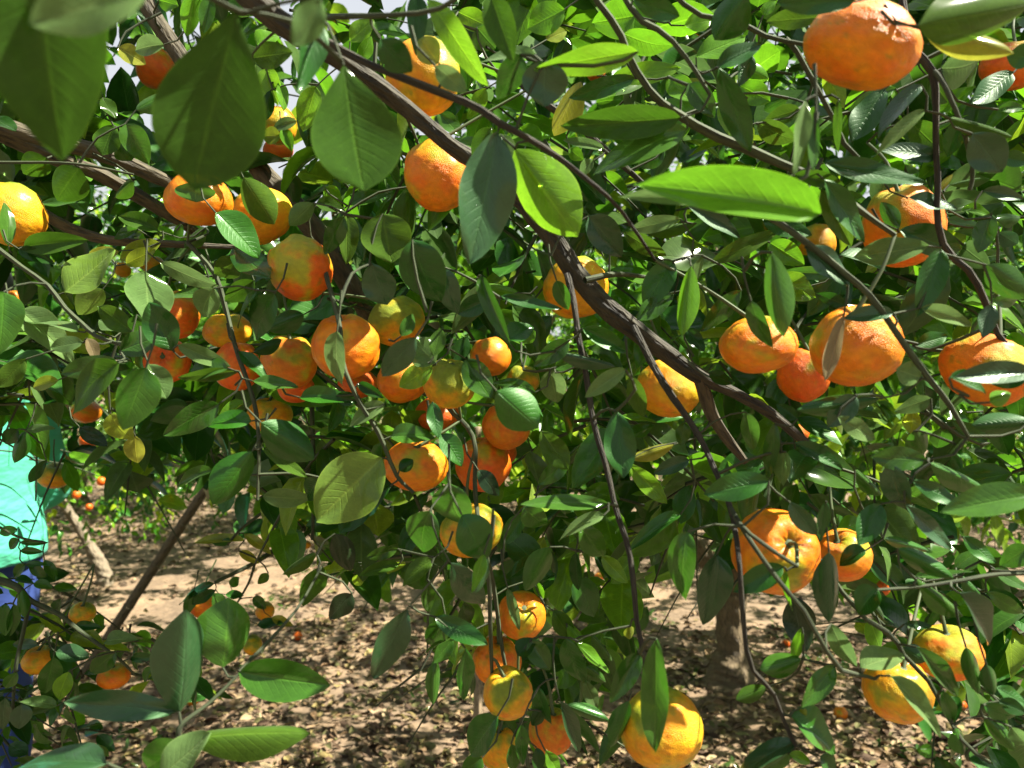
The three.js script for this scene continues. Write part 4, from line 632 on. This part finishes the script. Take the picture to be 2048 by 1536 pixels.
// ---------------------------------------------------------------- trees of the orchard behind
function orchardTree(x, z, r, top, low, leaves, size, label, o = {}) {
  const g = thing('mandarin_tree', label, 'tree', V(0, 0, 0)), gy = groundY(x, z), mass = new Mass(), cy = (top + low) / 2, hy = (top - low) / 2;
  const fork = o.fork ?? 0.45, lean = o.lean ?? [0, 0], fx = x + lean[0], fz = z + lean[1], tw = o.width ?? 0.065;
  part('trunk', tube([V(x, gy - 0.06, z), V(x, gy + 0.05, z), V(x + lean[0] * .3, gy + fork * 0.4, z + lean[1] * .3), V(fx, gy + fork, fz)], [tw * 2.6, tw * 1.75, tw, tw * 1.1], 18, 0.02, 0.55), o.bark ?? M.trunk, g);
  const limbs = o.limbs ?? 5;
  for (let k = 0; k < limbs; k++) {
    const a = k / limbs * Math.PI * 2 + (o.turn ?? 0.4), e = V(fx + Math.cos(a) * r * 0.7, cy + hy * rr(0.1, 0.6), fz + Math.sin(a) * r * 0.7);
    part('branch', tube([V(fx, gy + fork * 0.93, fz), V(fx, gy + fork, fz).lerp(e, 0.3).add(V(Math.cos(a) * 0.12, 0.08, Math.sin(a) * 0.12)), V(fx, gy + fork, fz).lerp(e, 0.65).add(V(0, 0.12, 0)), e], [tw * 0.72, tw * 0.5, tw * 0.32, tw * 0.12], 9, 0.05, 0.3), o.bark ?? M.trunk, g);
  }
  const n = Math.round(leaves / 10);
  for (let i = 0; i < n; i++) {
    const u = rr(-1, 1), a = rr(0, 6.283), s = Math.sqrt(1 - u * u), q = 0.45 + 0.55 * Math.pow(rnd(), 0.45);
    const lump = 1 + 0.22 * N3(Math.cos(a) * s * 2.2 + x, u * 2.2, Math.sin(a) * s * 2.2 + z), p = V(x + Math.cos(a) * s * r * q * lump, cy + u * hy * q * lump, z + Math.sin(a) * s * r * q * lump);
    if (p.y < low * 0.8 + 0.12 * N3(p.x * 2, 1, p.z * 2) || N3(p.x * 1.7, p.y * 1.7, p.z * 1.7) < -0.28) continue;
    mass.spray(p, V(Math.cos(a) * s, u * 0.5 - 0.25, Math.sin(a) * s).add(V(rr(-.6, .6), rr(-.6, .3), rr(-.6, .6))).normalize(), rr(0.14, 0.26), 10, size, (b, t) => clear(b, t) && -b.z > 1.75, -z < 7 && rnd() < 0.5);
  }
  mass.build(g, o.singles ?? 0, [1.75, 1.55, 1.2]);  // rear foliage colours raised so the crowns look backlit
  return g;
}
orchardTree(0.98, -3.45, 1.55, 3.0, 0.78, 18050, 0.066, 'mandarin tree with a stout pale forked trunk on the littered soil at lower right', { fork: 0.42, width: 0.06, limbs: 4, turn: 0.2, singles: 260 });
orchardTree(-2.75, -5.2, 1.55, 2.9, 0.5, 15200, 0.066, 'mandarin tree with a slender pale leaning trunk at the left', { fork: 0.85, lean: [-0.42, 0.1], width: 0.029, bark: M.paleBark, limbs: 4, singles: 200 });
orchardTree(-0.35, -6.5, 1.45, 3.0, 0.62, 16150, 0.068, 'bushy mandarin tree behind the central cluster, its trunk hidden', { singles: 150 });
orchardTree(3.35, -4.1, 1.6, 3.1, 0.6, 16150, 0.066, 'mandarin tree hanging low at the right, its trunk hidden by leaves', { singles: 250 });
orchardTree(-4.3, -4.6, 1.6, 3.1, 0.45, 12350, 0.068, 'mandarin tree at the far left behind the person');
orchardTree(2.4, -6.9, 1.6, 3.2, 0.6, 13300, 0.075, 'mandarin tree behind the forked trunk, towards the right', { singles: 100 });
orchardTree(0.9, -8.6, 1.7, 3.2, 0.55, 12350, 0.08, 'distant mandarin tree beyond the forked trunk in the centre');
orchardTree(-1.9, -8.4, 1.7, 3.1, 0.4, 12350, 0.08, 'distant mandarin tree beyond the sunlit soil, left of centre');
orchardTree(-4.6, -8.2, 1.8, 3.2, 0.35, 11400, 0.08, 'distant mandarin tree behind the pale leaning trunk at left');
orchardTree(5.4, -7.2, 1.7, 3.2, 0.5, 11400, 0.08, 'distant mandarin tree at the far right behind hanging foliage');
orchardTree(-7.4, -7.6, 1.7, 3.2, 0.5, 8550, 0.085, 'distant mandarin tree beyond the left edge of the row');
for (const [x, z, l] of [[-6.2, -12, 'leftmost tree of the farthest row behind the orchard'], [-2.9, -12.2, 'second tree from the left in the farthest row'], [0.4, -12.6, 'middle tree of the farthest row behind the orchard'], [3.7, -12.3, 'fourth tree from the left in the farthest row'], [7.2, -12, 'rightmost tree of the farthest row behind the orchard']]) orchardTree(x, z, 2.0, 3.6, 0.35, 12350, 0.1, l);
orchardTree(3.3, -0.4, 1.35, 2.7, 0.6, 11400, 0.07, 'mandarin tree on the sunny side, just outside the right edge');
orchardTree(4.4, 2.4, 1.5, 2.9, 0.6, 9500, 0.075, 'mandarin tree behind the photographer on the sunny side');
orchardTree(-4.0, -1.3, 1.4, 2.9, 0.5, 9000, 0.07, 'mandarin tree beyond the left edge, beside the person');

// ---------------------------------------------------------------- props, the person, the fallen things
{
  const a = at(150, 1345, 3.55); a.y = groundY(a.x, a.z) - 0.05;
  const prop = thing('prop_pole', 'dark bamboo pole leaning up to the right across the lower left, propping branches', 'pole'), b = at(390, 1010, 3.5), c = b.clone().add(b.clone().sub(a).multiplyScalar(0.5));
  part('pole', tube([a, a.clone().lerp(b, 0.5), b, c], [0.024, 0.0225, 0.022, 0.02], 14, 0.04, 0.12), M.pole, prop);
  for (const t of [0.22, 0.45, 0.68, 0.9]) { const p = a.clone().lerp(b, t), k = part('node', new THREE.TorusGeometry(0.0222, 0.003, 6, 18), M.pole, prop); k.position.copy(p); k.quaternion.setFromUnitVectors(V(0, 0, 1), b.clone().sub(a).normalize()); }
  const s = at(955, 1475, 2.95), st = thing('stake', 'thin pale wooden stake standing under the lowest hanging cluster of mandarins', 'stake'); s.y = groundY(s.x, s.z) - 0.06;
  part('shaft', tube([s, s.clone().add(V(0.005, 0.6, 0)), s.clone().add(V(0.0, 1.25, 0.02))], [0.018, 0.0175, 0.016], 10, 0.05, 0.15), M.stake, st);
}
{ // the person at the left edge, turned to the trees
  const who = thing('person', 'person in a teal shirt and blue trousers at the left edge, cut by the frame', 'person', V(-1.3, groundY(-1.3, -1.78), -1.78)); who.rotation.y = 4.45;
  // bones: [ax, ay, az, bx, by, bz, ra, rb]; the figure faces +z, feet at y = 0
  const cap = (p, b) => { const [ax, ay, az, bx, by, bz, ra, rb] = b, ux = bx - ax, uy = by - ay, uz = bz - az, t = Math.max(0, Math.min(1, ((p[0] - ax) * ux + (p[1] - ay) * uy + (p[2] - az) * uz) / (ux * ux + uy * uy + uz * uz))); return Math.hypot(p[0] - ax - ux * t, p[1] - ay - uy * t, p[2] - az - uz * t) - (ra + (rb - ra) * t); };
  const smin = (a, b, k) => { const h = Math.max(0, k - Math.abs(a - b)) / k; return Math.min(a, b) - h * h * k * 0.25; };
  function surface(bones, lo, size, res, k, cut) {
    const mc = new MarchingCubes(res, M.skin, false, false, 300000); mc.isolation = 0;
    for (let z = 0; z < res; z++) for (let y = 0; y < res; y++) for (let x = 0; x < res; x++) {
      const q = [x, y, z].map((i, c) => lo[c] + size * 0.5 * (1 + (i - res / 2) / (res / 2))); let d = 9; for (const b of bones) d = smin(d, cap(q, b), k);
      if (cut) d = Math.max(d, cut(q)); mc.field[x + y * res + z * res * res] = -d;
    }
    mc.update(); const n = mc.count, g = new THREE.BufferGeometry(), P = mc.positionArray.slice(0, n * 3), Q = mc.normalArray.slice(0, n * 3), uv = new Float32Array(n * 2);
    for (let i = 0; i < n; i++) { for (let c = 0; c < 3; c++) P[i * 3 + c] = lo[c] + size * 0.5 * (1 + P[i * 3 + c]); uv[i * 2] = (P[i * 3] + P[i * 3 + 2]) * 2; uv[i * 2 + 1] = P[i * 3 + 1] * 2; }
    g.setAttribute('position', new THREE.BufferAttribute(P, 3)); g.setAttribute('normal', new THREE.BufferAttribute(Q, 3)); g.setAttribute('uv', new THREE.BufferAttribute(uv, 2)); return g;
  }
  const arm = (s) => [[s * .17, 1.40, 0, s * .235, 1.12, -.01, .05, .042], [s * .235, 1.12, -.01, s * .17, 1.2, .22, .04, .03], [s * .17, 1.2, .22, s * .16, 1.24, .28, .03, .026]];
  const leg = (s) => [[s * .09, .92, 0, s * .10, .5, .01, .085, .055], [s * .10, .5, .01, s * .105, .1, -.02, .055, .038]];
  const hand = (s) => { const f = []; [[-.028, .066], [-.010, .078], [.010, .073], [.027, .058]].forEach(([o, l]) => { const x = s * .257, y = .755, z = .09 + o; f.push([x, y, z, x - s * .008, y - l * .55, z + .004, .0095, .0085], [x - s * .008, y - l * .55, z + .004, x - s * .028, y - l, z + .006, .0085, .0075]); }); f.push([s * .25, .79, .105, s * .235, .745, .135, .012, .0095], [s * .256, .8, .085, s * .257, .76, .075, .022, .018], [s * .256, .8, .085, s * .257, .755, .105, .022, .018]); return f; };
  const raise = (g, s) => g.translate(-s * .256, -.8, -.085).rotateX(-1.95).translate(s * .16, 1.24, .285);
  const headBones = [[0, 1.62, .0, 0, 1.58, .02, .098, .09], [0, 1.56, .03, 0, 1.50, .065, .07, .042], [0, 1.47, 0, 0, 1.40, -.01, .052, .06], [0, 1.58, .1, 0, 1.545, .125, .009, .016], [-.035, 1.515, .093, .035, 1.515, .093, .008, .008], [-.1, 1.59, 0, -.1, 1.55, .0, .018, .012], [.1, 1.59, 0, .1, 1.55, .0, .018, .012], [-.045, 1.605, .09, .045, 1.605, .09, .012, .012]];
  const torso = [[0, 1.36, -.01, 0, 1.0, 0, .115, .115], [-.12, 1.36, 0, .12, 1.36, 0, .075, .075], [-.07, 1.2, .02, .07, 1.2, .02, .11, .11], [-.07, .95, 0, .07, .95, 0, .10, .10]];
  const grow = (bones, e) => bones.map((b) => [...b.slice(0, 6), b[6] + e, b[7] + e]);
  const skin = mergeGeometries([surface([...torso, ...arm(1), ...arm(-1), ...leg(1), ...leg(-1), ...headBones], [-.9, -.05, -.9], 1.8, 120, .04), raise(surface(hand(1), [.16, .63, -.02], .2, 66, .007), 1), raise(surface(hand(-1), [-.36, .63, -.02], .2, 66, .007), -1), surface(headBones, [-.2, 1.36, -.18], .4, 90, .03)]);
  part('body', skin, M.skin, who);
  part('shirt', surface([...grow(torso, .032), ...grow(arm(1).slice(0, 2), .026), ...grow(arm(-1).slice(0, 2), .026), [-.06, 1.0, 0, .06, 1.0, 0, .145, .145]], [-.8, .5, -.8], 1.6, 130, .05, (q) => Math.max(.95 - q[1] - (Math.abs(q[0]) > .2 ? .05 : 0), q[1] - 1.475)), M.shirt, who);
  part('trousers', surface([...grow(leg(1), .034), ...grow(leg(-1), .034), [-.06, .95, 0, .06, .95, 0, .118, .118]], [-.6, .0, -.6], 1.2, 110, .04, (q) => Math.max(.07 - q[1], q[1] - .98)), M.trousers, who);
  part('hair', surface([[0, 1.645, -.02, 0, 1.60, -.04, .102, .098], [0, 1.56, -.05, 0, 1.5, -.05, .075, .06]], [-.2, 1.4, -.2], .4, 70, .03, (q) => q[2] - .035 - (q[1] - 1.62) * 0.9), M.hair, who);
  for (const s of [-1, 1]) { const e = part('eye', new THREE.SphereGeometry(.013, 12, 10), M.eye, who); e.position.set(s * .034, 1.582, .088); part('pupil', new THREE.SphereGeometry(.0065, 10, 8), M.hair, e).position.z = .0085; part('shoe', surface([[s * .105, .05, -.06, s * .115, .04, .13, .045, .036], [s * .105, .09, -.03, s * .105, .06, -.02, .046, .046]], [s * .1 - .2, -.14, -.2], .42, 56, .03, (q) => -q[1]), M.shoe, who); }
}
{ // leaf litter: fallen leaves lying over one another, thicker in drifts
  const n = 80000, lists = [[], [], []], cols = [[], [], []];
  const C = [[.30, .21, .12], [.22, .145, .08], [.14, .09, .055], [.38, .30, .18], [.27, .22, .09], [.15, .15, .06], [.09, .06, .04], [.26, .19, .12]];
  for (let i = 0; i < n; i++) {
    const z = i % 9 ? -1.3 - Math.pow(rnd(), 1.6) * 10.5 : rr(-3, 2), x = rr(-1, 1) * (i % 9 ? 1.4 + -z * 0.85 : 3.6), dens = fbm(x * 0.55 + 3, 1.1, z * 0.55, 3) + 0.25 * N3(x * 2.2, 4, z * 2.2);
    if (dens + sm(z, -4.6, -3.2) * 0.32 + 0.0 < rr(-0.2, 0.12)) continue;
    const a = rr(0, 6.283), L = rr(0.022, 0.062), b = V(x, groundY(x, z) + rr(0.003, 0.02), z), dir = V(Math.cos(a), rr(-.18, .25), Math.sin(a)), k = Math.floor(rnd() * 3), c = C[Math.floor(rnd() * 8)], v = rr(0.7, 1.3);
    lists[k].push(leafMatrix(b, b.clone().addScaledVector(dir, L), L * rr(0.35, 0.55), V(rr(-.4, .4), 1, rr(-.4, .4)), rr(-.5, .5))); cols[k].push(c.map((q) => q * v));
  }
  const g = new THREE.Group(); g.name = 'leaf_litter'; g.userData = { label: 'dry fallen leaves strewn over the brown soil', category: 'leaf litter', kind: 'stuff' }; scene.add(g);
  for (let k = 0; k < 3; k++) { const im = new THREE.InstancedMesh(DRY[k], litterMat, lists[k].length), c = new THREE.Color(); im.name = 'fallen_leaves'; im.userData.kind = 'stuff'; im.castShadow = im.receiveShadow = true; lists[k].forEach((m, i) => { im.setMatrixAt(i, m); im.setColorAt(i, c.setRGB(...cols[k][i])); }); g.add(im); }
  { // fallen twigs and clods of soil among the leaves
    const stick = new THREE.CylinderGeometry(0.6, 1, 1, 5), clod = new THREE.IcosahedronGeometry(1, 1), nc = clod.attributes.position;
    for (let i = 0; i < nc.count; i++) { const f = 1 + 0.35 * N3(nc.getX(i) * 1.7, nc.getY(i) * 1.7, nc.getZ(i) * 1.7); nc.setXYZ(i, nc.getX(i) * f, nc.getY(i) * f * 0.7, nc.getZ(i) * f); }
    clod.computeVertexNormals();
    const a = new THREE.InstancedMesh(stick, M.stake, 420), b = new THREE.InstancedMesh(clod, M.soil, 2600), q = new THREE.Quaternion();
    for (let i = 0; i < 3020; i++) {
      const z = -1.4 - Math.pow(rnd(), 1.4) * 8, x = rr(-1, 1) * (1.4 - z * 0.8), p = V(x, groundY(x, z) + 0.006, z);
      if (i < 420) { const w = rr(0.0012, 0.003); q.setFromUnitVectors(V(0, 1, 0), V(rr(-1, 1), rr(-.12, .12), rr(-1, 1)).normalize()); a.setMatrixAt(i, TMP.compose(p, q, V(w, rr(0.05, 0.24), w))); }
      else { const w = 0.003 + Math.pow(rnd(), 3) * 0.022; q.setFromUnitVectors(V(0, 1, 0), V(rr(-1, 1), 1, rr(-1, 1)).normalize()); b.setMatrixAt(i - 420, TMP.compose(p, q, V(w, w, w))); }
    }
    a.name = 'fallen_twigs'; b.name = 'clods'; for (const o of [a, b]) { o.userData.kind = 'stuff'; o.castShadow = o.receiveShadow = true; g.add(o); }
  }
  // small green weeds
  const wm = [], wc = [];
  for (let i = 0; i < 900; i++) { const k = Math.floor(i / 30), cx = [0.75, 1.5, -0.3, 0.2, 2.2, -1.4][k % 6] + N3(k, 2, 3) * 1.6, cz = -2.6 - (k * 0.37 % 1) * 4, x = cx + rr(-.16, .16), z = cz + rr(-.16, .16), a = rr(0, 6.28), b = V(x, groundY(x, z), z), L = rr(.02, .05); wm.push(leafMatrix(b, b.clone().add(V(Math.cos(a) * L, L * rr(.3, 1), Math.sin(a) * L)), L * 0.4, V(0, 1, 0.3), 0)); wc.push([.09 * rr(.7, 1.4), .2 * rr(.7, 1.3), .03]); }
  const w = new THREE.InstancedMesh(SMALL[0], massLeaf, wm.length), c = new THREE.Color(); w.name = 'weeds'; w.userData = { label: 'small tufts of green weeds on the soil', category: 'weeds', kind: 'stuff' }; wm.forEach((m, i) => { w.setMatrixAt(i, m); w.setColorAt(i, c.setRGB(...wc[i])); }); scene.add(w);
}
renderer.render(scene, camera);
